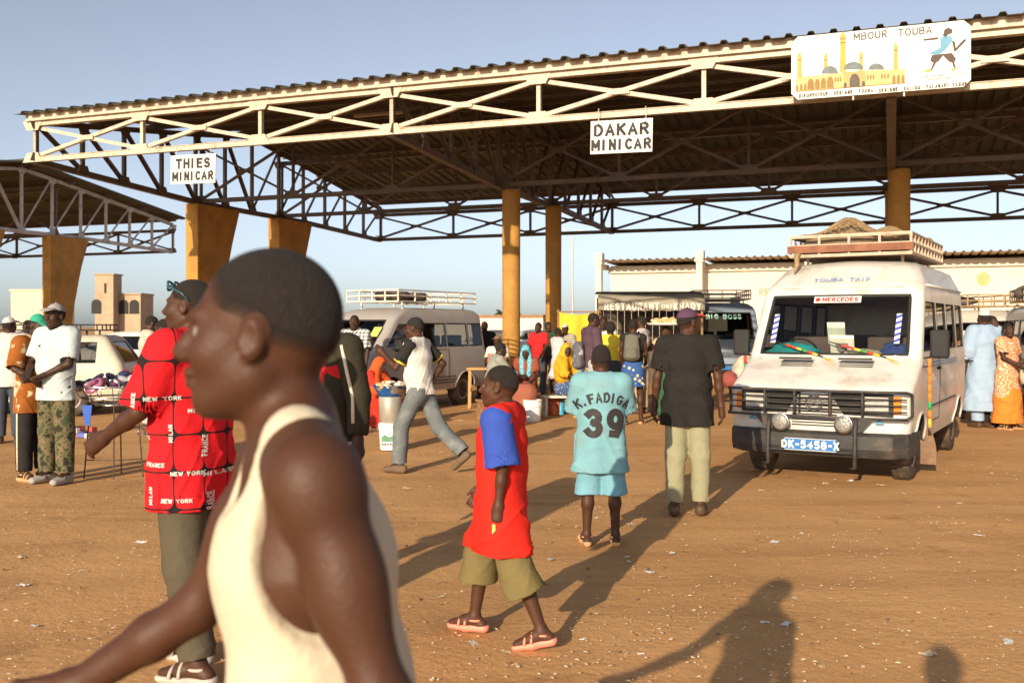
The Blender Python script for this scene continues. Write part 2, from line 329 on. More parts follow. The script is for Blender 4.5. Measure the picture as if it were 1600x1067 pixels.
def shelter(label, x0, npan, yfr, frames, matf, mats, blade_frames):
    # local x along the building, local y across, ridge at y = 0
    root = thing('bus_shelter', label, 'shelter', e2w(x0, yfr + 8.2), -TH)
    L = npan * 3.0
    P = [(-8.1, 5.34, 6.2), (-2.6, 5.06, 6.92), (0, 5.04, 7.3), (2.8, 5.04, 6.9), (8.1, 4.86, 6.05)]
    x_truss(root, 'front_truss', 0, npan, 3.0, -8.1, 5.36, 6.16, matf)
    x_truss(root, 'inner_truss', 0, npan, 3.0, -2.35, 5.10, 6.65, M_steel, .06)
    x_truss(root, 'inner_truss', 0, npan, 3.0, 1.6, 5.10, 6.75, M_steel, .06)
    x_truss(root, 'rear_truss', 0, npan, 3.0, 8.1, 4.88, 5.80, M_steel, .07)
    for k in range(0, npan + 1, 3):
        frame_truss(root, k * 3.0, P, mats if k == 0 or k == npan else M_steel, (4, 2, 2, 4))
        if k in blade_frames:
            blade_pier(root, k * 3.0, -2.75, 5.0); blade_pier(root, k * 3.0, 1.15, 5.0)
        else:
            round_pier(root, k * 3.0 + .16, -2.05, 5.02); round_pier(root, k * 3.0 + .08, 1.5, 5.02)
    zr = lambda y: np.interp(y, [-8.1, 0, 8.1], [6.30, 7.42, 6.22])
    for y in (-7.9, -6.1, -4.2, -2.2, -.25, .25, 2.2, 4.2, 6.1, 7.9):
        MB().bar((-.35, y, zr(y) - .02), (L + .35, y, zr(y) - .02), .06, .14).build('purlin', M_steel, root)
    MB().box((L / 2, -8.20, 6.30), (L + .3, .02, .17)).build('fascia', matf, root)
    MB().box((L / 2, -8.215, 6.218), (L + .3, .05, .02)).build('fascia_lip', matf, root)
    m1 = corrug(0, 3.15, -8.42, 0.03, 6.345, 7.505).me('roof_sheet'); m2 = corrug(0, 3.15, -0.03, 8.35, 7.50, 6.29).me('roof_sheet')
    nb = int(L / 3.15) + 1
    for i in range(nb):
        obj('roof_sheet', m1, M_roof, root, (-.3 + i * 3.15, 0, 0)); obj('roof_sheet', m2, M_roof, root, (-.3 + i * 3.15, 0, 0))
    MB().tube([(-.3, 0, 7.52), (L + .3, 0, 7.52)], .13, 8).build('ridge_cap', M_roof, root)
    # fluorescent battens below the purlins
    for x in (6.6, 19.0):
        MB().box((x, -4.2, 6.66), (1.3, .09, .06)).build('lamp_batten', mk('batten', (.5, .38, .28), .5), root)
    return root
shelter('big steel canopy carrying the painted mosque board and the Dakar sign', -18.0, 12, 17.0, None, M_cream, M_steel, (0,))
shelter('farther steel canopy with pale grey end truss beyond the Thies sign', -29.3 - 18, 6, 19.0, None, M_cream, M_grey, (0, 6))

# ---- hanging signs and painted board (front face looks toward local -y)
def hung_sign(label, e2c, zc, w, h, lines, tilt):
    root = thing('hanging_sign', label, 'sign', e2w(e2c, 16.9, zc), -TH)
    root.rotation_euler = (0, R(tilt), -TH)
    MB().box((0, 0, 0), (w, .02, h)).build('panel', M_white, root, bevel=.004)
    MB().box((0, .012, 0), (w * .96, .012, h * .94)).build('backing', M_cream, root)
    for x in (-w * .38, w * .38):
        MB().tube([(x, 0, h / 2 - .03), (x + .015, .0, h / 2 + .06), (x - .012, 0, h / 2 + .12), (x, .03, h / 2 + .22)], .008, 6).build('hook', M_cream, root)
    for (tx, z, sz, sx) in lines:
        text('lettering', tx, sz, frame((0, -.0125, z), (1, 0, 0), (0, 0, 1)), M_ink, root, .035, sx, spacing=1.05)
hung_sign('white hanging sign reading THIES MINICAR', -13.5, 4.87, 1.13, .60, [('THIES', .12, .30, 1.0), ('MINICAR', -.14, .27, .86)], 1)
hung_sign('white hanging sign reading DAKAR MINICAR', -4.4, 4.93, 1.11, .58, [('DAKAR', .12, .31, 1.0), ('MINICAR', -.14, .28, .86)], 1)

def mosque_board():
    root = thing('painted_board', 'white painted board with yellow mosque and MBOUR TOUBA lettering on the truss', 'sign', e2w(-.19, 16.78, 5.81), -TH)
    W_, H_ = 2.66, 1.02; x0, z0 = -W_ / 2, -H_ / 2; c = .10
    Fr = lambda d=.013: frame((0, -d, 0), (1, 0, 0), (0, 0, 1))
    MB().prism([(x0 + c, z0), (-x0 - c, z0), (-x0, z0 + c), (-x0, -z0 - c), (-x0 - c, -z0), (x0 + c, -z0), (x0, -z0 - c), (x0, z0 + c)], frame((0, .012, 0), (1, 0, 0), (0, 0, 1)), .024).build('panel', M_white, root)
    for i in range(5):
        MB().box((x0 + .35 + i * .42, -.0125, .0), (.004, .002, H_ * .96)).build('board_joint', mk('joint_line', (.55, .52, .46), .7), root)
    for x in (-.6, .6): MB().box((x, .06, 0), (.06, .09, H_ * .9)).build('batten', M_steel, root)
    yel = mk('mosque_yellow', (.50, .30, .055), .6, .08, 10, 0); ylo = mk('mosque_pale', (.52, .39, .16), .6, .08, 10, 0); och = mk('mosque_ochre', (.24, .135, .025), .6, .1, 10, 0)
    dome = mk('dome_grey', (.12, .145, .15), .6, .25, 12, 0); ink = M_ink; blu = mk('figure_blue', (.10, .28, .40), .6, .1, 8, 0); brn = mk('figure_brown', (.06, .032, .022), .6, .1, 8, 0)
    def sc(px, py): return ((px - 155) / 1255 * W_ + x0, -((py - (155 - (px - 155) * .073)) / 452 * H_) - z0)   # sketch units, board drawn on a slope
    def pol(pts, mat, d, name='painted_shape'): flat(name, [sc(*p) for p in pts][::-1], frame((0, -d, 0), (1, 0, 0), (0, 0, 1)), mat, root, .001)
    pol([(185, 545), (970, 490), (970, 395), (690, 400), (690, 405), (540, 412), (240, 440), (185, 455)], ylo, .0135, 'mosque_wall')
    pol([(185, 550), (970, 494), (970, 488), (185, 543)], och, .0150, 'mosque_base')
    for cx, w, yt, yb in ((215, 19, 290, 452), (407, 15, 295, 412), (531, 23, 150, 412), (661, 15, 285, 402), (903, 17, 235, 398)):
        pol([(cx - w, yb), (cx + w, yb - 2), (cx + w * .85, yt + 25), (cx + w * 1.1, yt + 10), (cx + w * .5, yt - 12), (cx, yt - 28), (cx - w * .5, yt - 12), (cx - w * 1.1, yt + 12), (cx - w * .85, yt + 27)], yel, .0140, 'minaret')
        for q in (0, 26) if w > 20 else (4,): pol([(cx - w * .9, yt + 22 + q), (cx + w * .9, yt + 20 + q), (cx + w * .9, yt + 28 + q), (cx - w * .9, yt + 30 + q)], och, .0155)
    for cx, w, yt, yb in ((438, 60, 365, 420), (607, 70, 338, 392), (768, 56, 352, 396)):
        pol([(cx + w * math.cos(R(a)), yb - (yb - yt) * math.sin(R(a))) for a in range(0, 181, 15)], dome, .0145, 'dome')
        pol([(cx - 2, yt), (cx + 2, yt), (cx + 1, yt - 28), (cx - 1, yt - 28)], dome, .0145)
    def arch(cx, yb, w, h, m): pol([(cx - w, yb), (cx + w, yb - 1), (cx + w, yb - h * .6), (cx + w * .6, yb - h * .9), (cx, yb - h), (cx - w * .6, yb - h * .9), (cx - w, yb - h * .6)], m, .0152, 'arch')
    for cx, w, h in ((198, 8, 44), (228, 9, 50), (258, 9, 50), (298, 25, 80), (346, 18, 76), (390, 19, 80), (440, 24, 84)): arch(cx, 541 - (cx - 185) * .07, w, h, och)
    pol([(535, 522), (692, 512), (692, 400), (535, 410)], mk('portal', (.42, .30, .11), .6), .0150, 'portal'); arch(615, 516, 36, 95, mk('portal_dark', (.10, .08, .06), .7))
    for cx in (478, 496, 514, 708, 728, 748, 808, 828, 850): arch(cx, 480 - (cx - 478) * .06, 6, 36, och)
    for cx in (891, 922, 953): arch(cx, 494, 11, 62, och)
    for a, b in (((548, 520), 10), ((678, 511), 10)): arch(a[0], a[1], b, 38, mk('portal_dark', (0, 0, 0)))
    # robed figure
    pol([(1225, 165), (1235, 125), (1262, 115), (1290, 130), (1285, 155), (1262, 160), (1250, 175), (1228, 178)], brn, .0140, 'figure_head')
    pol([(1090, 190), (1190, 178), (1192, 194), (1120, 200), (1095, 202)], brn, .0140, 'figure_arm')
    pol([(1205, 180), (1280, 172), (1290, 205), (1265, 240), (1210, 250)], blu, .0145, 'figure_tunic'); pol([(1210, 250), (1265, 240), (1220, 285), (1185, 300), (1128, 290)], blu, .0145, 'figure_sash')
    pol([(1282, 200), (1305, 215), (1312, 262), (1298, 280), (1292, 240)], brn, .0140, 'figure_arm'); pol([(1298, 270), (1360, 200), (1378, 195), (1376, 210), (1308, 280)], brn, .0150, 'figure_stick')
    pol([(1150, 300), (1285, 288), (1312, 330), (1300, 356), (1268, 350), (1225, 305), (1195, 345), (1165, 358), (1138, 340)], brn, .0140, 'figure_trousers')
    pol([(1160, 355), (1180, 352), (1150, 405), (1138, 408)], brn, .0142, 'figure_leg'); pol([(1285, 352), (1300, 350), (1312, 392), (1298, 396)], brn, .0142, 'figure_leg')
    pol([(1085, 412), (1140, 395), (1145, 412), (1120, 420)], yel, .0145, 'figure_shoe'); pol([(1275, 405), (1312, 385), (1314, 402), (1290, 415)], yel, .0145, 'figure_shoe')
    def tx(s, px, py, size, sx=1., b=.02, m=None):
        x, z = sc(px, py); M = frame((x, -.0145, z), Vector((1, 0, -0.0)), (0, 0, 1)) ; text('lettering', s, size, M, m or ink, root, b, sx, spacing=1.1)
    gry = mk('faded_ink', (.085, .075, .08), .7, .2, 20, 0)
    tx('MBOUR', 725, 155, .17, .95, .01, gry); tx('TOUBA', 1035, 134, .17, .95, .01, gry)
    tx('DIEUREDIEUF  SERIGNE  TOUBA', 478, 559, .088, .68, .025); tx('SERIGNE  SALIOU  YALANAFI-YAGUE', 1085, 521, .088, .64, .025)
    tx('TALIBE SERIGNE - SALIOU PSALIE', 1232, 440, .048, .9, .01, gry); tx('MAMOUR TOURE', 1200, 464, .048, .9, .01, gry); tx('No 217 20 29', 1205, 486, .04, 1., .0, gry)
    for x in (-.42, .42): MB().tube([(x * .9, .02, z0 - .01), (x * .9, .02, z0 - .07)], .014, 8).build('fixing_bolt', M_white, root)
mosque_board()

# ================================================================ restaurant building far behind
def restaurant():
    root = thing('restaurant_building', 'long white restaurant building with pillars under a corrugated eave', 'building', e2w(-15.9, 56), -TH)
    wallm = mk('limewash', (.66, .60, .49), .9, .06, 1.2, .1, 8, dirt=(.55, .45, .33), dscale=.8, damount=.4)
    MB().box((22, 3.2, 2.6), (43.4, 3.4, 5.2)).build('wall', wallm, root)
    MB().box((22, 1.40, 4.95), (43.6, .20, .38)).build('beam', wallm, root)
    pm = MB().box((0, 0, 2.95), (.34, .40, 5.9)).me('pillar'); cm = MB().box((0, -.02, 5.55), (.50, .52, .62)).me('capital'); br = MB().box((0, .95, 5.12), (.25, 1.5, .3)).me('bracket')
    for i in range(7):
        p = obj('pillar', pm, wallm, root, (i * 5.85, 0, 0)); obj('capital', cm, wallm, p); obj('bracket', br, wallm, p)
    m = corrug(0, 5.5, -.45, 4.9, 5.42, 5.28, .42, .07).me('roof_sheet'); mr = mk('eave_sheet', (.42, .33, .22), .7, .2, 2, .1, 20)
    for i in range(7): obj('roof_sheet', m, mr, root, (.18 + i * 5.85, 0, 0))
    vm = MB().box((0, 0, 0), (.55, .12, .52)).me('vent')
    for x in (1.9, 5.2, 7.6, 13.2, 19, 25): obj('vent', vm, M_dark, root, (x, 1.46, 3.0))
    text('lettering', 'RESTAURANT', .62, frame((10.4, 1.49, 3.55), (1, 0, 0), (0, 0, 1)), mk('faded_red_paint', (.46, .30, .20), .8, .3, 10, 0), root, .01, .72)
    orn = mk('faded_orange_paint', (.62, .40, .18), .8, .3, 10, 0)
    for x, z in ((17.7, 4.0), (20.4, 4.1), (24.3, 4.1), (23.0, 3.9)): flat('painted_flower', circ(0, 0, .32, .36), frame((x, 1.485, z), (1, 0, 0), (0, 0, 1)), orn, root, .003)
    MB().box((5.0, 1.44, 2.45), (3.2, .05, .30)).build('name_panel', mk('blue_panel', (.25, .35, .5), .7, .3, 4, 0), root)
restaurant()
def low_wall():
    root = thing('boundary_wall', 'low white wall with brown coping left of the restaurant awning', 'wall', e2w(-22, 50), -TH)
    MB().box((0, 0, 1.05), (9.5, .25, 2.1)).build('wall', mk('limewash', (0, 0, 0)), root); MB().box((0, 0, 2.17), (9.6, .45, .14)).build('coping', mk('brown_coping', (.30, .16, .08), .9), root)
low_wall()
def stall():
    x, y = 4.05, 29.5
    root = thing('food_stall', 'food stall with grey canvas awning reading RESTAURANT CHEZ KHADY', 'stall', (x, y, 0), -.06)
    can = mk('grey_canvas', (.33, .29, .23), .9, .2, 3, .3, 12)
    n = 30; mb = MB(); prof = [(-.05, 2.62), (-.5, 2.56), (-.95, 2.42), (-1.0, 2.30), (-1.01, 2.06)]
    for i in range(n + 1):
        xx = -1.52 + 3.04 * i / n
        for j, (yy, zz) in enumerate(prof): mb.v.append((xx, yy + .015 * math.sin(i * 1.1), zz + (.035 * abs(math.sin(i * .95)) if j == 4 else 0) - .02 * math.sin(math.pi * i / n)))
    for i in range(n):
        for j in range(4): mb.f.append((i * 5 + j, i * 5 + 5 + j, i * 5 + 6 + j, i * 5 + j + 1))
    o = mb.build('awning', can, root, True); so = o.modifiers.new('s', 'SOLIDIFY'); so.thickness = .015
    wm = mk('white_lettering', (.72, .68, .60), .8, .15, 20, 0)
    for t, cx, sz, sx in (('RESTAURANT', -.56, .29, .80), ('CHEZ', .44, .15, .80), ('KHADY', 1.02, .29, .80)):
        text('lettering', t, sz, frame((cx, -1.045, 2.19), (1, 0, .0), (0, 0, 1)), wm, root, .025, sx, spacing=1.04)
    for xx, yy, hh in ((-1.45, -.9, 2.3), (1.45, -.9, 2.3), (-1.45, 1.2, 2.5), (1.45, 1.2, 2.5)): MB().tube([(xx, yy, 0), (xx, yy, hh)], .035, 8).build('post', M_wood, root)
    brd = mk('stall_boards', (.10, .075, .055), .85, .3, 4, .2, 20)
    for i in range(14): MB().box((-1.4 + i * .215, 1.25, 1.25), (.205, .03, 2.5 - .03 * (i % 3))).build('board', brd, root)
    MB().box((0, .6, 2.63), (3.1, 1.5, .04)).build('roof', M_roof, root)
    MB().box((0, -.35, .45), (2.7, .6, .9)).build('counter', brd, root)
stall()
def cloth_sheet():
    root = thing('hanging_cloth', 'bright yellow cloth hung between poles beside the awning', 'cloth', (1.62, 25.2, 0), -.1)
    n = 16; mb = MB()
    for i in range(n + 1):
        for j in range(9):
            t = i / n; s = j / 8; mb.v.append((-.42 + .95 * t + .05 * s * math.sin(4 * t), .05 * math.sin(t * 11 + s * 2) * (1 - .3 * s), 1.98 - .06 * math.sin(math.pi * t) - s * (.72 + .22 * math.sin(2.2 * t + .4))))
    for i in range(n):
        for j in range(8): mb.f.append((i * 9 + j, i * 9 + j + 1, i * 9 + 10 + j, i * 9 + 9 + j))
    o = mb.build('cloth', mk('yellow_cloth', (.72, .46, .03), .85, .08, 5, .1, 30), root, True); o.modifiers.new('s', 'SOLIDIFY').thickness = .006
    for x in (-.45, .56): MB().tube([(x, .02, 0), (x, .02, 2.05)], .025, 8).build('pole', M_wood, root)
    MB().tube([(-.5, .02, 1.99), (.6, .02, 1.99)], .018, 8).build('rail', M_wood, root)
cloth_sheet()
# ---- far buildings on the left, street lamp, far trees
def far_buildings():
    stone = mk('tan_block', (.40, .30, .20), .95, .15, 1, .2, 6); pale = mk('pale_plaster', (.66, .54, .38), .95, .08, .6, .1, 5)
    Y = 110.; X = lambda u: (u - 800) * Y / F; Z = lambda v: EYE + (HOR - v) * Y / F
    a = thing('flat_roofed_house', 'low pale plastered house far beyond the parked cars', 'building', (X(48), Y, 0))
    w = X(78) - X(16); MB().box((0, 3, Z(455) / 2), (w, 6, Z(455))).build('wall', pale, a); MB().box((0, 3, Z(455) + .1), (w + .3, 6.3, .2)).build('parapet', pale, a)
    b = thing('towered_building', 'tan block building with square tower and arched porch far off', 'building', (X(172), Y, 0))
    tw = X(173) - X(144)
    MB().box((X(158) - X(172), 2.0, Z(429) / 2), (tw, 2.4, Z(429))).build('tower', stone, b); MB().box((X(158) - X(172), 2.0, Z(429) + .08), (tw + .25, 2.65, .16)).build('tower_cap', stone, b)
    w = X(205) - X(135); MB().box((0, 4.4, Z(459) / 2), (w, 4, Z(459))).build('wall', stone, b); MB().box((0, 4.35, Z(458)), (w + .2, 4.2, .18)).build('parapet', stone, b)
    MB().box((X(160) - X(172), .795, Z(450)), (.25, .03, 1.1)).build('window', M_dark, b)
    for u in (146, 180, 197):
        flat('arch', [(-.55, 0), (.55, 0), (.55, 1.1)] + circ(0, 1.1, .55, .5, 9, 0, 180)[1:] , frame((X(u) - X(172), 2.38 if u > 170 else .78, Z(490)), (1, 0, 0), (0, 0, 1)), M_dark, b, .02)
    # hedge-like trees and small houses on the horizon, centre
    for i, (u, v, w, d) in enumerate(((770, 497, 22, 190), (835, 499, 30, 200), (1000, 496, 40, 260), (300, 498, 50, 240), (545, 496, 30, 230))):
        x = (u - 800) * d / F; hh = EYE + (HOR - v) * d / F
        c = thing('far_house', ('low white house far beyond the canopy, %s' % ('left of the round ochre column', 'between the two ochre columns', 'behind the food stall', 'behind the checkered shirt', 'behind the grey van')[i]), 'building', (x, d, 0))
        MB().box((0, 3, hh / 2), (w * d / F, 6, hh)).build('wall', pale if i % 2 else mk('far_white', (.7, .66, .58), .9), c); MB().box((0, 3, hh + .1), (w * d / F + .4, 6.4, .2)).build('roof', M_roof, c)
    lp = thing('street_lamp', 'tall slim twin-arm street lamp behind the columns', 'street lamp', ((895 - 800) * 80 / F, 80, 0))
    MB().tube([(0, 0, 0), (0, 0, 8.2), (-.12, 0, 9.0), (-.3, 0, 9.35)], [.09, .06, .045, .04], 8).build('pole', M_grey, lp); MB().tube([(0, 0, 8.2), (.2, 0, 9.0), (.45, 0, 9.25)], [.05, .045, .04], 8).build('arm', M_grey, lp)
    MB().box((-.45, 0, 9.42), (.5, .2, .1)).build('lamp_head', M_grey, lp); MB().box((.62, 0, 9.3), (.5, .2, .1)).build('lamp_head', M_grey, lp)
far_buildings()
def tree(label, u, Y, hgt, wid):
    root = thing('far_tree', label, 'tree', ((u - 800) * Y / F, Y, 0))
    MB().tube([(0, 0, 0), (.1, 0, hgt * .3), (0, .1, hgt * .6)], [.25, .2, .1], 8).build('trunk', M_wood, root)
    mb = MB(); rnd = random.Random(u)
    for i in range(1500):
        a = rnd.uniform(0, 6.28); t = rnd.gauss(0, .42); r = wid / 2 * abs(rnd.gauss(.6, .3)); c = Vector((math.cos(a) * r, math.sin(a) * r, hgt * .68 + t * hgt * .33 * (1 - .3 * r / wid)))
        q = Matrix.Rotation(rnd.uniform(0, 6), 3, 'Z') @ Matrix.Rotation(rnd.uniform(-1.2, 1.2), 3, 'X'); s = .28
        mb.add([c + q @ Vector(p) for p in ((-s, -s * .6, 0), (s, -s * .6, .05), (s * .7, s * .6, 0), (-s * .7, s * .6, .06))], [(0, 1, 2, 3)])
    mb.build('crown', mk('far_leaf', (.055, .075, .03), .8, .3, 1, 0), root)
tree('small dusty green tree beyond the white shirted seated woman', 792, 150, 4.0, 3.2)
tree('low dusty tree beyond the round columns', 838, 170, 3.2, 4.5)
tree('low green bush-like tree far behind the runner', 690, 180, 3.0, 5)
# ================================================================ vehicles
def wheel_mesh(r, w):
    t = MB().lathe([(r * .60, -w * .42), (r * .66, -w * .5), (r * .92, -w * .5), (r * .985, -w * .40), (r, -w * .2), (r, w * .2), (r * .985, w * .40), (r * .92, w * .5), (r * .66, w * .5), (r * .60, w * .42)], 36).me('tyre', True)
    g = MB()
    for k in range(36):      # tread blocks
        a = 2 * math.pi * k / 36; rot = Matrix.Rotation(-a, 3, 'Z') if False else Matrix.Rotation(a, 3, 'Z')
        for zz in (-.28, 0, .28): g.box(rot @ Vector((r + .001, 0, zz * w)), (.012, r * .12, w * .22), rot)
    rim = MB().lathe([(0.001, w * .30), (r * .12, w * .30), (r * .14, w * .24), (r * .34, w * .16), (r * .46, w * .20), (r * .50, w * .40), (r * .62, w * .47), (r * .62, -w * .45), (0.001, -w * .45)], 28).me('rim', True)
    hub = MB()
    for k in range(6): hub.lathe([(.014, 0), (.014, .03), (.001, .035)], 8, Matrix.Translation((r * .26 * math.cos(k * 1.047), r * .26 * math.sin(k * 1.047), w * .19)))
    return t, g.me('tread'), rim, hub.me('wheel_nut')
class Car:
    """body lofted from level outlines; local y forward, x to the car's right"""
    def __init__(s, root, table, wheels, wr, ww, mat, sidecols, frontcols, step=.07, zstep=.06, zrows=(), glassm=None, rimmat=None, tyremat=None):
        s.root, s.T, s.mat = root, np.array(table, float), mat
        z0, z1 = s.T[0, 0], s.T[-1, 0]
        s.zs = np.array(sorted(set(np.round(np.concatenate([np.arange(z0, z1, zstep), [r for r in zrows], s.T[:, 0]]), 4))))
        keep = [s.zs[0]]
        must = set(np.round(list(zrows) + list(s.T[:, 0]), 4))
        for z in s.zs[1:]:
            if z in must and keep[-1] not in must and z - keep[-1] < .03: keep[-1] = z
            elif z - keep[-1] >= .025 or z in must: keep.append(z)
        s.zs = np.array(keep)
        yr = s.T[:, 2].min(); yf = s.T[:, 1].max()
        ys = [y for y in np.arange(yr, yf, step) if all(abs(y - c) > step * .6 for c in sidecols)] + list(sidecols); s.ys = sorted(ys)
        xs = [x for x in np.arange(-1, 1.001, .08) if all(abs(x - c) > .05 for c in frontcols)] + list(frontcols); s.xs = sorted(set(np.round(xs, 4)))
        s.wheels, s.wr = wheels, wr
        s.cols = []            # (face, param)
        NA = 5
        for x in s.xs: s.cols.append(('F', x))
        for i in range(1, NA): s.cols.append(('CFR', i / NA))
        s.cols += [('R', ('f', o)) for o in (0, .06, .12)] + [('R', y) for y in s.ys[::-1]]
        for i in range(1, NA): s.cols.append(('CBR', i / NA))
        for x in s.xs[::-1]: s.cols.append(('B', x))
        for i in range(1, NA): s.cols.append(('CBL', i / NA))
        s.cols += [('L', y) for y in s.ys] + [('L', ('f', o)) for o in (.12, .06, 0)]
        for i in range(1, NA): s.cols.append(('CFL', i / NA))
        s.P = np.zeros((len(s.zs), len(s.cols), 3))
        for i, z in enumerate(s.zs):
            for j, c in enumerate(s.cols): s.P[i, j] = s.pt(c, z)
        # wheel arches: snap grid to circles
        s.kill = set(); nz, nc = len(s.zs), len(s.cols)
        for (wy, Ra) in [(w, wr * 1.16) for w in wheels]:
            for j, c in enumerate(s.cols):
                if c[0] not in 'RL' or len(c[0]) > 1: continue
                for i in range(nz):
                    p = s.P[i, j]; dy, dz = p[1] - wy, p[2] - wr; d = math.hypot(dy, dz)
                    if abs(d - Ra) < .036 and d > 0: s.P[i, j, 1] = wy + dy / d * Ra; s.P[i, j, 2] = wr + dz / d * Ra
            for j in range(nc):
                j2 = (j + 1) % nc
                if s.cols[j][0] not in ('R', 'L') or s.cols[j2][0] not in ('R', 'L'): continue
                for i in range(nz - 1):
                    q = (s.P[i, j] + s.P[i, j2] + s.P[i + 1, j] + s.P[i + 1, j2]) / 4
                    if math.hypot(q[1] - wy, q[2] - wr) < Ra - .004: s.kill.add((i, j))
        s.glassm = glassm or M_glass
        tm, gm, rm, hm = wheel_mesh(wr, ww); rimmat = rimmat or mk('steel_rim', (.35, .33, .30), .5, .2, 8, .1, 40, metal=.4, dirt=(.25, .13, .06)); tyremat = tyremat or mk('dusty_tyre', (.07, .052, .038), .9, .3, 6, .15, 60, dirt=(.24, .15, .085), dscale=4, damount=.85)
        for wy in wheels:
            for sd in (1, -1):
                hw = np.interp(wr, s.T[:, 0], s.T[:, 3])
                e = obj('wheel', MB().lathe([(.04, -.3), (.04, 0)], 10).me('axle'), M_dark, root, (sd * (hw - ww / 2 - .035), wy, wr), (0, sd * R(90), 0))
                obj('tyre', tm, tyremat, e); obj('tread', gm, tyremat, e); obj('rim', rm, rimmat, e); obj('wheel_nut', hm, M_chrome, e)
                # wheel well and arch lip
                a = [R(k) for k in range(-14, 195, 8)]; Ra = wr * 1.16
                pts = [(sd * (np.interp(wr + Ra * math.sin(t), s.T[:, 0], s.T[:, 3]) + .004), wy + Ra * math.cos(t), wr + Ra * math.sin(t)) for t in a if wr + Ra * math.sin(t) > s.zs[0] - .01]
                MB().tube(pts, .016, 6).build('arch_lip', mat, root, True)
                wl = MB(); k0 = len(pts)
                for p in pts: wl.v += [p, (p[0] - sd * .42, p[1], p[2])]
                for k in range(k0 - 1): wl.f.append((2 * k, 2 * k + 1, 2 * k + 3, 2 * k + 2))
                c = len(wl.v); wl.v.append((pts[0][0] - sd * .42, wy, wr)); wl.f += [(2 * k + 1, c, 2 * k + 3) for k in range(k0 - 1)]
                wl.build('wheel_well', M_dark, root)
    def iv(s, k, z): return float(np.interp(z, s.T[:, 0], s.T[:, k]))
    def pt(s, c, z):
        yf, yr, hw, rc = (s.iv(k, z) for k in (1, 2, 3, 4)); f, p = c; rb = min(rc, .12)
        bow = s.iv(5, z) if s.T.shape[1] > 5 else .05
        fx = hw - rc
        if f == 'F': return (p * fx, yf - bow * p * p, z)
        if f == 'B': return (p * (hw - rb), yr, z)
        if f in ('CFR', 'CFL'):
            sg = 1 if f[-1] == 'R' else -1; t = p if sg == 1 else 1 - p; a = R(90) * t; y0 = yf - bow
            return (sg * (fx + rc * math.sin(a)), y0 - rc + rc * math.cos(a), z)
        if f in ('CBR', 'CBL'):
            sg = 1 if f[-1] == 'R' else -1; t = p if sg == 1 else 1 - p; a = R(90) * t
            return (sg * (hw - rb + rb * math.cos(a)), yr + rb - rb * math.sin(a), z)
        sg = 1 if f == 'R' else -1; ymax = yf - bow - rc
        y = ymax - p[1] if isinstance(p, tuple) else max(yr + rb, min(p, ymax - .12))
        return (sg * hw, y, z)
    def surf(s, f, p, z, off=0.):
        a = Vector(s.pt((f, p), z)); 
        if f in 'RL': n = Vector((1 if f == 'R' else -1, 0, 0))
        else:
            dz = .02; b = Vector(s.pt((f, p), z + dz)); n = Vector((0, (b - a).z, -(b - a).y)).normalized()
            if f == 'B': n = -n if n.y > 0 else n
        return a + n * off
    def cells(s, f, c0, c1, z0, z1):
        r = []; nc = len(s.cols)
        def val(c):
            return c[1] if not isinstance(c[1], tuple) else 50 - c[1][1]
        for j in range(nc):
            a, b = s.cols[j], s.cols[(j + 1) % nc]
            if a[0] != f or b[0] != f: continue
            lo, hi = sorted((val(a), val(b)))
            if lo < c0 - 1e-4 or hi > c1 + 1e-4: continue
            for i in range(len(s.zs) - 1):
                if s.zs[i] >= z0 - 1e-4 and s.zs[i + 1] <= z1 + 1e-4: r.append((i, j))
        return r
    def sub(s, cells, off=0.):
        vi = {}; v = []; f = []; nc = len(s.cols)
        def g(i, j):
            j %= nc
            if (i, j) not in vi: vi[(i, j)] = len(v); v.append(s.P[i, j].copy())
            return vi[(i, j)]
        for i, j in cells: f.append((g(i, j + 1), g(i, j), g(i + 1, j), g(i + 1, j + 1)))
        bm = bmesh.new(); me = mesh_from('m', v, f, True); bm.from_mesh(me); bmesh.ops.remove_doubles(bm, verts=bm.verts, dist=.0008)
        bmesh.ops.dissolve_degenerate(bm, edges=bm.edges, dist=.0005)
        bm.normal_update()
        if off:
            for q in bm.verts: q.co += q.normal * off
        loops = []
        be = [e for e in bm.edges if len(e.link_faces) == 1]; used = set()
        for e in be:
            if e in used: continue
            lp = [e.verts[0].co.copy()]; used.add(e); cur = e.verts[1]; lp.append(cur.co.copy())
            while True:
                nx = [x for x in cur.link_edges if len(x.link_faces) == 1 and x not in used]
                if not nx: break
                used.add(nx[0]); cur = nx[0].other_vert(cur); lp.append(cur.co.copy())
            loops.append(lp[:-1])
        bm.to_mesh(me); bm.free(); me.polygons.foreach_set('use_smooth', [True] * len(me.polygons)); return me, loops
    def window(s, name, f, c0, c1, z0, z1, seal=.016, parent=None, gm=None, sealm=None):
        cs = [c for c in s.cells(f, c0, c1, z0, z1) if c not in s.kill]; s.kill |= set(cs)
        me, loops = s.sub(cs, -.012); o = obj(name, me, gm or s.glassm, parent or s.root)
        mb = MB()
        for lp in loops: mb.tube(lp, seal, 6, True)
        mb.build('window_seal', sealm or M_black, o if not parent else parent, True); return o
    def door(s, name, f, c0, c1, z0, z1, handle=None):
        cs = [c for c in s.cells(f, c0, c1, z0, z1) if c not in s.kill]; s.kill |= set(cs)
        me, loops = s.sub(cs, .002); o = obj(name, me, s.mat, s.root); mb = MB()
        for lp in loops: mb.tube(lp, .006, 5, True)
        mb.build('door_seam', M_dark, o)
        if handle:
            p = s.surf(f, handle[0], handle[1], .015); MB().box(p, (.03, .15, .035)).build('handle', M_black, o, bevel=.006)
        return o
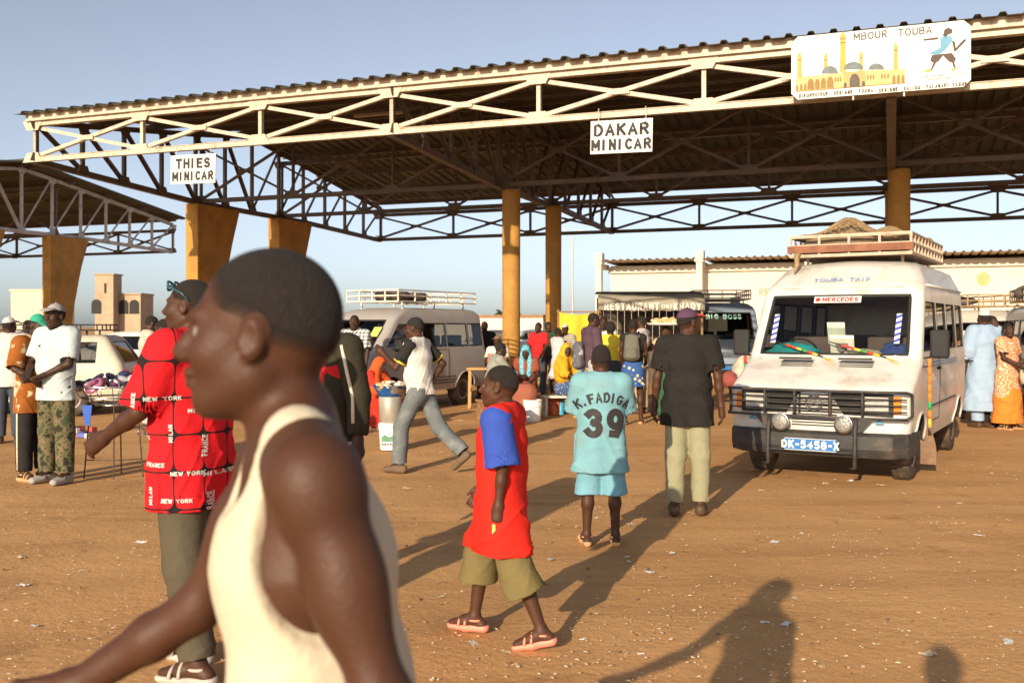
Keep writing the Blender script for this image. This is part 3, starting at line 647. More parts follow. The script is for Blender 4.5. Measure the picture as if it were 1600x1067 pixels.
    def finish(s):
        cs = [(i, j) for i in range(len(s.zs) - 1) for j in range(len(s.cols)) if (i, j) not in s.kill]
        me, _ = s.sub(cs); o = obj('body', me, s.mat, s.root)
        top = [tuple(s.P[-1, j]) for j in range(len(s.cols))]; bot = [tuple(s.P[0, j] + [0, 0, .03]) for j in range(len(s.cols))]
        mb = MB(); mb.add(top, [tuple(range(len(top)))[::-1]]); mb.build('roof_panel', s.mat, s.root, True)
        x = s.iv(3, s.zs[0]) - .45; MB().box((0, (s.T[0, 1] + s.T[0, 2]) / 2, s.zs[0] + .06), (2 * x, s.T[0, 1] - s.T[0, 2] - .1, .04)).build('floor_pan', M_dark, s.root)
        return o
    def rail(s, name, pts, r, mat, closed=False, n=6): return MB().tube(pts, r, n, closed).build(name, mat, s.root, True)
def seats(root, rows, z=.75, w=.5, xs=(-.45, .45), mat=None):
    mat = mat or mk('seat_vinyl', (.10, .07, .06), .7)
    for y in rows:
        for x in xs:
            o = MB().box((x, y, z), (w, .48, .14)).build('seat', mat, root, bevel=.03); MB().box((x, y - .24, z + .38), (w, .12, .68)).build('backrest', mat, o, bevel=.03)
def rack(root, x, y0, y1, z, h, mat, n=7, r=.018, tiers=2, close_front=True):
    fr = MB(); 
    for k in range(tiers + 1):
        zz = z + h * k / tiers; fr.tube([(-x, y0, zz), (x, y0, zz), (x, y1, zz), (-x, y1, zz)], r, 6, True)
    o = fr.build('rack_frame', mat, root)
    pm = MB().bar((0, 0, z), (0, 0, z + h), .03, .02).me('rack_post')
    for i in range(n + 1):
        for sx in (-x, x): obj('rack_post', pm, mat, o, (sx, y0 + (y1 - y0) * i / n, 0))
    for i in range(1, 4):
        for yy in (y0, y1): obj('rack_post', pm, mat, o, (-x + 2 * x * i / 4, yy, 0))
    sm = MB().bar((-x, 0, z), (x, 0, z), .05, .02).me('rack_slat')
    for i in range(1, n + 3): obj('rack_slat', sm, mat, o, (0, y0 + (y1 - y0) * i / (n + 3), 0))
    for sx in (-x * .94, x * .94):
        for yy in (y0 + .3, (y0 + y1) / 2, y1 - .3): obj('rack_foot', MB().bar((0, 0, z - .17), (0, 0, z), .03, .03).me('rack_foot'), mat, o, (sx * .85, yy, 0))
    return o

def white_van():
    c = Vector((4.27, 12.22, 0)); root = thing('minibus', 'white high-roof minibus with bull bar and loaded roof rack', 'minibus', c, R(149)); root.scale = (.955, .955, .955)
    wm = mk('van_white', (.62, .59, .54), .38, .07, 2.2, .03, 30, dirt=(.36, .27, .18), dscale=2.6, damount=.75, spec=.5, coat=.15)
    T = [(.40, 2.26, -2.35, .92, .12, .05), (.60, 2.30, -2.38, .965, .13, .06), (.98, 2.29, -2.38, .98, .14, .06), (1.05, 2.22, -2.38, .98, .15, .06), (1.12, 2.06, -2.38, .98, .15, .07), (1.32, 1.66, -2.38, .975, .16, .08),
         (1.36, 1.60, -2.38, .97, .09, .08), (2.10, 1.14, -2.34, .925, .09, .09), (2.16, 1.10, -2.33, .92, .12, .10), (2.22, 1.02, -2.32, .90, .17, .10), (2.42, .74, -2.28, .80, .22, .12), (2.48, .56, -2.24, .70, .24, .12), (2.52, .36, -2.15, .55, .25, .12)]
    car = Car(root, T, (1.50, -1.68), .345, .20, wm, (-2.1, -1.5, -1.35, -.65, -.5, .2, .32, .95), (-.94, .94), zrows=(1.30, 1.38, 1.42, 1.98, 2.06))
    car.window('windscreen', 'F', -.96, .96, 1.38, 2.06, .022, gm=glass('clear_glass', .78))
    for f, nm in (('L', 'L'), ('R', 'R')):
        car.window('front_window', f, .32, 49.95, 1.42, 1.98); car.window('side_window', f, -.5, .2, 1.42, 1.98); car.window('side_window', f, -1.35, -.65, 1.42, 1.98); car.window('side_window', f, -2.1, -1.5, 1.42, 1.98)
        car.door('door', f, .2, .95, .6, 1.36, (.34, 1.2))
    car.finish()
    yF = lambda z: car.iv(1, z)
    # pillars drip rail
    for sx in (-1, 1): car.rail('gutter', [(sx * (car.iv(3, 2.18) + .012), y, 2.18) for y in (.85, -.5, -2.2)], .016, wm)
    MB().tube([(sx * .72, yF(2.17) + .012 - .1 * (sx * .8) ** 2, 2.17) for sx in np.linspace(-1, 1, 9)], .016, 6).build('gutter', wm, root)
    # interior
    seats(root, (.75, -.2, -1.1, -1.9), .85); MB().box((0, 1.38, 1.22), (1.7, .42, .22)).build('dashboard', M_dark, root, bevel=.03)
    MB().tube([(.45 + .2 * math.cos(a), 1.12 + .1 * math.sin(a), 1.38 + .17 * math.sin(a)) for a in np.linspace(0, 6.28, 20)[:-1]], .014, 6, True).build('steering_wheel', M_black, root)
    # grille, lamps
    MB().box((0, yF(.86) - .02, .865), (1.62, .03, .235)).build('grille_recess', M_dark, root)
    for k in range(6): MB().box((0, yF(.86) + .006, .775 + k * .036), (.98, .02, .012)).build('grille_bar', M_black, root)
    for k, x in enumerate((-.5, -.16, .16, .5)): MB().box((x, yF(.86) + .008, .865), (.02, .022, .22)).build('grille_bar', M_black, root)
    st = MB()
    for k in range(3):
        a = R(90 + 120 * k); st.bar((0, 0, 0), (.085 * math.cos(a), 0, .085 * math.sin(a)), .018, .012, (0, 1, 0))
    st.tube([(.088 * math.cos(a), 0, .088 * math.sin(a)) for a in np.linspace(0, 6.28, 20)[:-1]], .008, 6, True); st.build('star_emblem', M_chrome, root, loc=(0, yF(.86) + .028, .865))
    for sx in (-1, 1):
        MB().box((sx * .645, yF(.86) - .028, .865), (.26, .05, .19)).build('headlight', M_lens, root, bevel=.015)
        MB().box((sx * .835, yF(.86) - .062, .865), (.10, .05, .19)).build('indicator', M_amber, root, bevel=.01)
        MB().box((sx * .33, yF(1.22) - .03, 1.335), (.36, .05, .02)).build('air_vent_recess', M_dark, root)
        for k in range(4): MB().box((sx * .33, yF(1.25 + .02 * k) + .006, 1.25 + .02 * k), (.36, .012, .008)).build('air_vent_slat', M_black, root)
        for k in range(2): MB().tube([(sx * (.97), yF(1.08 + .22 * q) - .30 - .04 * q, 1.10 + .2 * q) for q in (0, .5, 1)], .008, 5).build('bonnet_seam', M_black, root)
    for k in range(5): MB().box((.0, yF(.66) + .004, .625 + k * .03), (.48 if k < 5 else .9, .014, .012)).build('lower_grille_slot', M_dark, root)
    for sx in (-1, 1):
        for k in range(4): MB().box((sx * .42, yF(.66) - .002, .635 + k * .03), (.16, .014, .012)).build('lower_grille_slot', M_dark, root)
    # bumper
    bm = mk('bumper_plastic', (.035, .033, .032), .6, .3, 5, .15, 30, dirt=(.16, .11, .07), dscale=4)
    mb = MB(); sec = [(-.02, .29), (.08, .31), (.12, .40), (.12, .54), (.05, .57), (-.04, .565)]; xs = [-.985, -.95, -.82, -.5, 0, .5, .82, .95, .985]
    for x in xs:
        back = -.55 if abs(x) > .97 else (-.18 if abs(x) > .9 else (-.03 if abs(x) > .8 else .015))
        for y, z in sec: mb.v.append((x, 2.28 + y + back, z + (.03 if abs(x) > .9 and z < .3 else 0)))
    for i in range(len(xs) - 1):
        for j in range(6): mb.f.append((i * 6 + j, i * 6 + (j + 1) % 6, (i + 1) * 6 + (j + 1) % 6, (i + 1) * 6 + j))
    mb.f += [tuple(range(6))[::-1], tuple((len(xs) - 1) * 6 + j for j in range(6))]; mb.build('bumper', bm, root)
    # bull bar: wire guard over the grille and uprights in front of the bumper
    bb = MB(); yy = lambda x: 2.40 - .10 * abs(x) ** 3
    for z in (.725, .80, .865, .93, 1.005):
        bb.tube([(x, yy(x) - (.02 if z in (.80, .865, .93) else 0), z) for x in np.linspace(-.95, .95, 15)] + [], .017 if z in (.725, 1.005) else .009, 6)
    for sx in (-1, 1): bb.tube([(sx * .95, yy(.95), 1.005), (sx * .98, yy(1) - .12, .98), (sx * .98, yy(1) - .14, .75), (sx * .95, yy(.95), .725)], .017, 6)
    for x in (-.52, -.19, .19, .52): bb.tube([(x, yy(x), .72), (x, yy(x), 1.01)], .014, 6)
    g = bb.build('bull_bar', bm, root, True)
    for x in (-.46, .46):
        MB().tube([(x, 2.40, .73), (x, 2.45, .60), (x, 2.47, .35), (x, 2.46, .21), (x + .05, 2.44, .20)], .022, 8).build('upright', bm, g, True)
        MB().prism([(-.17, .0), (.17, .0), (.03, -.16), (-.03, -.16)], frame((x * 1.02, 2.385, .735), (-1, 0, 0), (0, 0, 1)), .012).build('bracket', bm, g)
    MB().tube([(-.46, 2.46, .36), (.46, 2.46, .36)], .012, 6).build('cross_bar', bm, g)
    for x in (-.335, .335):
        l = MB().lathe([(.091, 0), (.07, .010), (.04, .015), (.001, .017)], 24, frame((x, 2.441, .655), (-1, 0, 0), (0, 0, 1))).build('fog_lamp', mk('fog_lens', (.20, .19, .17), .15, .3, 40, .4, 60, spec=.8), root, True)
        MB().lathe([(.03, -.09), (.085, -.04), (.098, .0), (.098, .02), (.092, .022)], 24, frame((x, 2.42, .655), (-1, 0, 0), (0, 0, 1))).build('fog_lamp_shell', M_chrome, l, True)
        MB().tube([(x, 2.38, .57), (x, 2.36, .64)], .012, 6).build('fog_lamp_bracket', M_black, l)
    # plate
    pl = MB().box((0, 2.478, .43), (.56, .012, .13)).build('licence_plate', mk('plate_blue', (.03, .16, .42), .4, .1, 8, 0), root); text('plate_lettering', 'DK-5458-X', .125, frame((0, 2.4855, .43), (-1, 0, 0), (0, 0, 1)), M_white, pl, .03, .86, spacing=1.08)
    for y in (.073, -.073): MB().box((0, 2.4805, .43 + y * .84), (.54, .012, .006)).build('plate_border', M_white, pl)
    # cab markings
    nrm = Vector((0, .66, .44)).normalized()
    def wsM(x, z, up=.02): 
        p = Vector((x, yF(z) - .09 * (x / .77) ** 2, z)); d = Vector((0, yF(z + .05) - yF(z), .05)).normalized(); fx = Vector((-1, 0, 0)); n = fx.cross(d).normalized(); return frame(p + n * up, fx, d)
    st_ = flat('windscreen_sticker', [(-.27, -.045), (.27, -.045), (.27, .045), (-.27, .045)], wsM(0, 2.0, .024), M_white, root, .001); text('sticker_lettering', 'MERCEDES', .085, wsM(-.03, 2.0, .027), M_red, st_, .03, .98)
    flat('sticker_emblem', circ(-.225, 0, .028), wsM(0, 2.0, .027), M_red, st_, .001)
    text('roof_lettering', 'TOUBA TAIF', .10, frame((0.0, yF(2.26) + .035, 2.26), (-1, 0, 0), (0, -.75, .62)), mk('blue_paint', (.22, .32, .5), .6, .3, 20, 0), root, .01, 1.25, spacing=1.2)
    blu = mk('stripe_blue', (.05, .07, .38), .5)
    for sx in (-1, 1):
        b_ = flat('striped_decal', [(-.03, -.2), (.03, -.2), (.03, .2), (-.03, .2)], wsM(sx * .70, 1.66, .024), M_white, root, .001)
        for k in range(5): flat('decal_stripe', [(-.03, -.19 + k * .08), (.03, -.16 + k * .08), (.03, -.125 + k * .08), (-.03, -.155 + k * .08)], wsM(sx * .70, 1.66, .026), blu, b_, .001)
        flat('badge', circ(0, 0, .045, .04, 12, 0, 180), frame((sx * .68, yF(.66) + .008, .665), (-1, 0, 0), (0, 0, 1)), mk('badge_blue', (.1, .28, .42), .5), root, .004)
    # items on the dashboard
    MB().box((-.02, 1.36, 1.62), (.2, .01, .26), Matrix.Rotation(R(-18), 3, 'X')).build('card', mk('card_green', (.55, .62, .5), .7), root); MB().box((-.10, 1.43, 1.49), (.27, .01, .22), Matrix.Rotation(R(-20), 3, 'X')).build('portrait_card', mk('card_pale', (.72, .70, .6), .7), root)
    MB().prism(circ(0, 0, .07, .085), frame((-.10, 1.440, 1.49), (-1, 0, 0), (0, -.3, 1)), .004).build('card_print', mk('print_grey', (.2, .18, .16), .8), root)
    def heap(name, cx, cy, cz, rx, ry, rz, mat):
        mb = MB(); n, m = 20, 10
        for i in range(m + 1):
            for j in range(n):
                a = 6.283 * j / n; e = 1.57 * i / m; k = 1 + .14 * math.sin(3 * a + i) + .10 * math.sin(7 * a - 2 * i); mb.v.append((cx + rx * k * math.cos(a) * math.cos(e), cy + ry * k * math.sin(a) * math.cos(e), cz + rz * math.sin(e) * (1 + .15 * math.sin(5 * a))))
        for i in range(m):
            for j in range(n): mb.f.append((i * n + j, i * n + (j + 1) % n, (i + 1) * n + (j + 1) % n, (i + 1) * n + j))
        return mb.build(name, mat, root, True)
    heap('folded_cloth', .48, 1.38, 1.33, .34, .13, .16, mk('teal_cloth', (.02, .26, .27), .9, .2, 6, .2, 20)); heap('folded_cloth', -.34, 1.4, 1.33, .24, .12, .10, mk('beige_cloth', (.35, .33, .24), .9)); heap('folded_cloth', -.66, 1.36, 1.33, .18, .12, .17, mk('navy_cloth', (.04, .07, .22), .9))
    # wipers wrapped in ribbons
    rb = [mk('ribbon_red', (.6, .05, .03), .8), mk('ribbon_yellow', (.7, .45, .05), .8), mk('ribbon_green', (.04, .3, .08), .8)]
    for x0, x1 in ((.02, -.62), (.66, .06)):
        pts = []
        for t in np.linspace(0, 1, 10):
            x = x0 + (x1 - x0) * t; z = 1.50 - .17 * t; p = Vector((x, yF(z) - .09 * (x / .77) ** 2, z)) + nrm * .035; pts.append(p)
        w = MB().tube(pts, .007, 6).build('wiper', M_black, root)
        for k, m in enumerate((rb[0], rb[0], rb[1], rb[2], rb[0], rb[1])): 
            a = pts[2 + k] if k < 7 else pts[-1]; b = pts[3 + k]; MB().tube([a, b], .014, 8).build('ribbon', m, w, True)
        for q in range(4): MB().tube([pts[-1], pts[-1] + Vector((-.05 - .02 * q, .04, -.03)), pts[-1] + Vector((-.08 - .03 * q, .09, -.06 - .015 * q))], .003, 4).build('ribbon_end', rb[1], w)
    # mirrors, marker poles
    for sx in (-1, 1):
        m = MB().box((sx * 1.13, 1.30, 1.50), (.20, .10, .32)).build('mirror', M_black, root, bevel=.03); MB().tube([(sx * .95, 1.36, 1.34), (sx * 1.08, 1.32, 1.36), (sx * 1.10, 1.31, 1.45)], .012, 6).build('mirror_arm', M_black, m); MB().box((sx * 1.13, 1.246, 1.50), (.17, .004, .28)).build('mirror_glass', M_chrome, m)
        n = 8; cols = [rb[0], rb[1], mk('ribbon_orange', (.7, .2, .03), .8), rb[2]]
        for k in range(n):
            a = Vector((sx * 1.045, 1.44 - .0 * k, 1.34 - k * .095)); MB().tube([a, a - Vector((0, 0, .095))], .020, 8).build('marker_pole', cols[2] if sx < 0 and k < 5 else cols[(k * 7) % 4], root, True)
        MB().box((sx * 1.0, 1.43, 1.25), (.12, .02, .02)).build('marker_bracket', M_black, root)
        MB().prism(circ(0, 0, .13, .30, 16, 0, 180) + [(-.13, -.12), (.13, -.12)], frame((sx * .93, 1.04, .24), (-1, 0, 0), (0, 0, 1)), .012).build('mud_flap', mk('rusty_flap', (.20, .12, .07), .8, .3, 8, .1, 40), root)
    for z in (1.24, 1.28): MB().box((-.984, -.2, z), (.006, 2.2, .02)).build('side_stripe', mk('stripe_side', (.25, .36, .5), .6, .3, 10, 0), root)
    MB().tube([(-.985, y, .78) for y in (1.0, 0, -1.2)], .008, 5).build('body_seam', M_dark, root)
    r_m = mk('rack_paint', (.50, .40, .30), .7, .2, 6, .1, 30, dirt=(.20, .08, .04), dscale=6, damount=.9)
    rk = rack(root, .72, -1.9, .62, 2.58, .24, r_m, 10, .022)
    MB().box((0, .645, 2.66), (1.5, .03, .09)).build('rack_board', mk('rust_board', (.22, .09, .05), .8, .3, 8, .1), rk)
    return root, c
vroot, vc = white_van()
def net_bundle():
    root = thing('net_bundle', 'coarse straw-coloured rope net bundled over luggage on the minibus roof rack', 'net', (vc.x, vc.y, 2.60 * .955), R(149)); root.scale = (.955,) * 3
    rnd = random.Random(3)
    def hgt(x, y): return .13 + .27 * math.exp(-((x - .12) / .42) ** 2 - ((y - .1) / .55) ** 2) + .22 * math.exp(-((x + .25) / .4) ** 2 - ((y + .9) / .6) ** 2) + .03 * math.sin(9 * x + 4 * y)
    n, m = 30, 44; mb = MB()
    for i in range(n + 1):
        for j in range(m + 1): x = -.68 + 1.36 * i / n; y = -1.7 + 2.25 * j / m; e = min(1, min(i, n - i) / 3, min(j, m - j) / 3); mb.v.append((x, y, hgt(x, y) * e + .03))
    for i in range(n):
        for j in range(m): mb.f.append((i * (m + 1) + j, (i + 1) * (m + 1) + j, (i + 1) * (m + 1) + j + 1, i * (m + 1) + j + 1))
    mb.build('luggage', mk('sacking', (.20, .14, .08), .95, .3, 9, .4, 20), root, True)
    net = MB()
    for q in range(-26, 60):
        for sg in (1, -1):
            pts = []
            for t in np.linspace(-.7, .7, 26):
                x = t; y = -1.75 + q * .075 + (t + .7) * (1 if sg > 0 else 0) + (.7 - t) * (1 if sg < 0 else 0) - .5
                if -1.72 < y < .57: pts.append((x, y + .008 * rnd.uniform(-1, 1), hgt(x, y) + .045 + .012 * rnd.random()))
            if len(pts) > 2: net.tube(pts, .0085, 4)
    net.build('rope_mesh', M_rope, root)
    MB().tube([(.60, .58, .04), (.62, .70, -.02), (.60, .76, -.14), (.63, .77, -.24)], [.03, .035, .03, .012], 8).build('rope_tail', M_rope, root, True)
net_bundle()

def grey_van():
    fx, fy = -2.35, 18.3; d = Vector((-.5, -.866, 0)); side = Vector((.866, -.5, 0)); c = Vector((-1.65, 19.5, 0)) - side * .78
    root = thing('minibus', 'dusty silver grey minibus with tyres on its white roof rack', 'minibus', c, R(150))
    gm = mk('van_grey', (.36, .33, .31), .45, .1, 2, .03, 30, dirt=(.36, .27, .19), dscale=2.2, damount=.7)
    T = [(.36, 1.95, -2.1, .80, .12, .05), (.55, 2.0, -2.14, .84, .13, .05), (.98, 1.95, -2.14, .845, .14, .06), (1.08, 1.86, -2.14, .84, .14, .07), (1.16, 1.72, -2.13, .835, .13, .07), (1.78, 1.12, -2.06, .75, .13, .08), (1.86, .98, -2.04, .73, .15, .08), (1.95, .7, -1.98, .64, .18, .08), (1.98, .5, -1.9, .5, .2, .08)]
    car = Car(root, T, (1.22, -1.30), .325, .19, gm, (-1.95, -1.45, -1.4, -.65, -.6, .18, .30, 1.0), (-.94, .94), zrows=(1.17, 1.22, 1.68, 1.74))
    car.window('windscreen', 'F', -.96, .96, 1.17, 1.74, .02, gm=M_glass)
    for f in 'LR':
        car.window('front_window', f, .30, 49.95, 1.22, 1.68, sealm=gm); car.window('side_window', f, -.6, .18, 1.22, 1.68); car.window('side_window', f, -1.4, -.65, 1.22, 1.68); car.window('side_window', f, -1.95, -1.45, 1.22, 1.68)
        car.door('door', f, .18, .86, .55, 1.16, (.3, 1.04)); car.door('sliding_door', f, -.66, .16, .5, 1.16, (.04, 1.02))
    car.window('rear_window', 'B', -.8, .8, 1.22, 1.68)
    car.finish(); seats(root, (.45, -.4, -1.2), .72, .46, (-.38, .38)); MB().box((0, 1.45, 1.05), (1.45, .35, .18)).build('dashboard', M_dark, root)
    for sx in (-1, 1):
        MB().box((sx * .62, 1.955, .78), (.3, .06, .16)).build('headlight', M_lens, root, bevel=.02)
        MB().box((sx * .99, 1.22, 1.26), (.16, .07, .22)).build('mirror', M_black, root, bevel=.02); MB().tube([(sx * .83, 1.2, 1.2), (sx * .95, 1.22, 1.2)], .012, 6).build('mirror_arm', M_black, root)
        for z in (.50, .56, .62): MB().box((sx * .848, -.05, z), (.008, 1.7, .02)).build('side_stripe', mk('stripe_dark', (.08, .07, .07), .6), root)
    MB().box((0, 2.02, .46), (1.66, .16, .2)).build('bumper', M_black, root, bevel=.03); MB().box((0, -2.17, .46), (1.6, .12, .18)).build('bumper', M_black, root, bevel=.03); MB().box((0, 1.975, .80), (.9, .03, .14)).build('grille', M_dark, root)
    flat('decal', circ(0, 0, .13, .11, 16, 0, 180), frame((-.8462, .5, .98), (0, -1, 0), (0, 0, 1)), mk('decal_dark', (.07, .07, .12), .6), root, .002)
    flat('sticker', [(-.09, -.12), (.09, -.12), (.09, .12), (-.09, .12)], frame((-.56, 1.34 + .02, 1.52), (-1, 0, 0), (0, -.68, .73)), mk('sticker_green', (.45, .6, .12), .6, .4, 20, 0), root, .002)
    rack(root, .62, -2.0, .75, 2.10, .22, mk('rack_white', (.62, .56, .47), .6, .15, 5, .05, 30, dirt=RUST, dscale=6), 5, .016)
    # driver in red seen through the side window
    return root, c
groot, gc = grey_van()
def spare_tyres():
    for i, (y, x) in enumerate(((.25, -.1), (-.55, .05))):
        M = Matrix.Rotation(R(150), 4, 'Z'); p = M @ Vector((x, y, 0))
        o = obj('spare_tyre', MB().lathe([(.19, -.08), (.31, -.09), (.34, -.05), (.345, .05), (.31, .09), (.19, .08), (.19, -.08)], 28).me('t', True), mk('dusty_tyre', (0, 0, 0)), None, (gc.x + p.x, gc.y + p.y, 2.215))
        tag(o, ('black spare tyre lying flat toward the front of the grey minibus rack', 'black spare tyre lying flat in the middle of the grey minibus rack')[i], 'tyre')
spare_tyres()

def plain_van(label, c, rz, col, rackcol, name='minibus', front=None, zr=2.0, hw=.86, dirt=(.36, .27, .19)):
    root = thing(name, label, 'minibus', c, rz)
    m = mk('paint_' + str(col), col, .45, .1, 2, .03, 30, dirt=dirt, dscale=2.2, damount=.6); k = zr / 2.0
    T = [(.36, 2.1, -2.3, hw - .04, .12, .05), (.55, 2.15, -2.34, hw, .13, .05), (1.02, 2.10, -2.34, hw, .14, .06), (1.16, 1.98, -2.33, hw - .01, .14, .07), (1.24, 1.84, -2.33, hw - .02, .13, .07), (1.78 * k, 1.42, -2.26, hw - .08, .13, .08), (1.88 * k, 1.2, -2.24, hw - .11, .15, .08), (1.97 * k, .9, -2.18, hw - .2, .18, .08), (2.0 * k, .7, -2.1, hw - .34, .2, .08)]
    car = Car(root, T, (1.35, -1.45), .335, .2, m, (-2.1, -1.5, -1.45, -.7, -.65, .15, .3, 1.0), (-.94, .94), .09, .08, zrows=(1.26, 1.70 * k, 1.74 * k))
    car.window('windscreen', 'F', -.96, .96, 1.26, 1.74 * k, .02, gm=M_glassd)
    for f in 'LR':
        car.window('front_window', f, .30, 49.95, 1.26, 1.70 * k, gm=M_glassd)
        for a, b in ((-.65, .15), (-1.45, -.7), (-2.1, -1.5)): car.window('side_window', f, a, b, 1.26, 1.70 * k, gm=M_glassd)
        car.door('door', f, .15, 1.0, .55, 1.24, (.28, 1.1))
    car.window('rear_window', 'B', -.8, .8, 1.26, 1.70 * k, gm=M_glassd); car.finish(); seats(root, (.55, -.4, -1.3), .75, .46, (-.4, .4)); MB().box((0, 1.6, 1.1), (1.5, .35, .2)).build('dashboard', M_dark, root)
    for sx in (-1, 1):
        MB().lathe([(.001, .03), (.08, .02), (.09, 0)], 20, frame((sx * .62, 2.13, .82), (-1, 0, 0), (0, 0, 1))).build('headlight', M_lens, root, True); MB().box((sx * .79, 2.1, .82), (.1, .08, .12)).build('indicator', M_amber, root)
        MB().box((sx * (hw + .13), 1.45, 1.35), (.16, .07, .24)).build('mirror', M_black, root, bevel=.02); MB().tube([(sx * (hw - .02), 1.42, 1.26), (sx * (hw + .1), 1.45, 1.28)], .012, 6).build('mirror_arm', M_black, root)
    MB().box((0, 2.18, .46), (2 * hw, .16, .2)).build('bumper', M_black, root, bevel=.03); MB().box((0, 2.14, .82), (.9, .03, .16)).build('grille', M_dark, root)
    for q in range(4): MB().box((0, 2.16, .765 + .037 * q), (.88, .02, .012)).build('grille_bar', m, root)
    MB().box((0, 2.27, .46), (.5, .01, .11)).build('licence_plate', mk('plate_blue', (0, 0, 0)), root)
    if rackcol: rack(root, hw - .16, -2.1, .9, zr + .1, .26, rackcol, 8, .02)
    return root
wood_rack = mk('rack_wood', (.46, .33, .20), .7, .25, 6, .1, 30, dirt=RUST, dscale=6)
b = plain_van('blue-grey bus with BIG BOSS across its windscreen', (6.25, 30.2, 0), R(176), (.20, .25, .33), mk('rack_grey', (.22, .2, .19), .6), zr=2.32, hw=.99)
text('windscreen_lettering', 'BIG BOSS', .22, frame((.05, 1.50 + .06, 1.90), (-1, 0, 0), (0, -.42, .8)), mk('mint_paint', (.35, .62, .55), .6), b, .02, 1.0)
text('bonnet_lettering', 'B', .16, frame((-.36, 2.07, 1.14), (-1, 0, 0), (0, -.5, .8)), M_white, b, .0)
for q in range(3): MB().box((-.46 - .08 * q, 2.075, 1.12), (.045, .012, .05)).build('bonnet_mark', M_white, b)
MB().box((0, 1.72, 1.30), (1.96, .03, .16), Matrix.Rotation(R(30), 3, 'X')).build('sun_strip', mk('strip_blue', (.2, .27, .38), .6), b)
plain_van('white minibus with wooden-sided roof rack behind the man in the blue robe', (11.3, 24.2, 0), R(195), (.68, .64, .58), wood_rack)
plain_van('white minibus with sacks on its wooden roof rack beside the orange dress', (11.25, 20.4, 0), R(160), (.72, .69, .63), wood_rack, zr=2.05)
def sack(label, loc, s, col):
    mb = MB(); n, m = 16, 10
    for i in range(m + 1):
        e = math.pi * i / m - 1.5708
        for j in range(n): a = 6.283 * j / n; k = 1 + .1 * math.sin(3 * a + 2 * i) + .06 * math.sin(5 * a); mb.v.append((s[0] * k * math.cos(a) * max(.05, math.cos(e)), s[1] * k * math.sin(a) * max(.05, math.cos(e)), s[2] * (1 + math.sin(e)) * (1 + .05 * math.sin(2 * a))))
    for i in range(m):
        for j in range(n): mb.f.append((i * n + j, i * n + (j + 1) % n, (i + 1) * n + (j + 1) % n, (i + 1) * n + j))
    o = mb.build('sack', mk('sack_' + str(col), col, .9, .25, 8, .3, 30), None, True, loc=loc); tag(o, label, 'sack')
tyre_ = obj('spare_tyre', MB().lathe([(.19, -.08), (.31, -.09), (.34, -.05), (.345, .05), (.31, .09), (.19, .08), (.19, -.08)], 28).me('t', True), mk('dusty_tyre', (0, 0, 0)), None, (11.15, 20.45, 2.26)); tag(tyre_, 'dark tyre lying on the wooden roof rack beside the tied sack', 'tyre')
sack('grey sack tied at the neck on the wooden roof rack', (10.75, 20.9, 2.17), (.2, .2, .15), (.10, .09, .08)); sack('brown sack lying on the wooden roof rack by the orange dress', (11.6, 20.0, 2.17), (.4, .35, .14), (.22, .14, .08)); sack('flat grey sack on the rack behind the blue robe', (11.0, 24.6, 2.12), (.5, .4, .12), (.15, .13, .12))
sack('brown sack beside the front wheel of the blue-grey bus', (5.3, 26.6, 0), (.35, .3, .32), (.35, .22, .12)); sack('red and white plastic bag pile in front of the blue-grey bus', (5.75, 26.3, 0), (.22, .2, .22), (.28, .07, .06)); sack('pale sack in front of the blue-grey bus bumper', (6.2, 26.5, 0), (.34, .3, .42), (.5, .45, .36)); sack('blue plastic bag leaning by the minibus marker pole', (6.75, 26.4, 0), (.26, .26, .5), (.05, .08, .3))

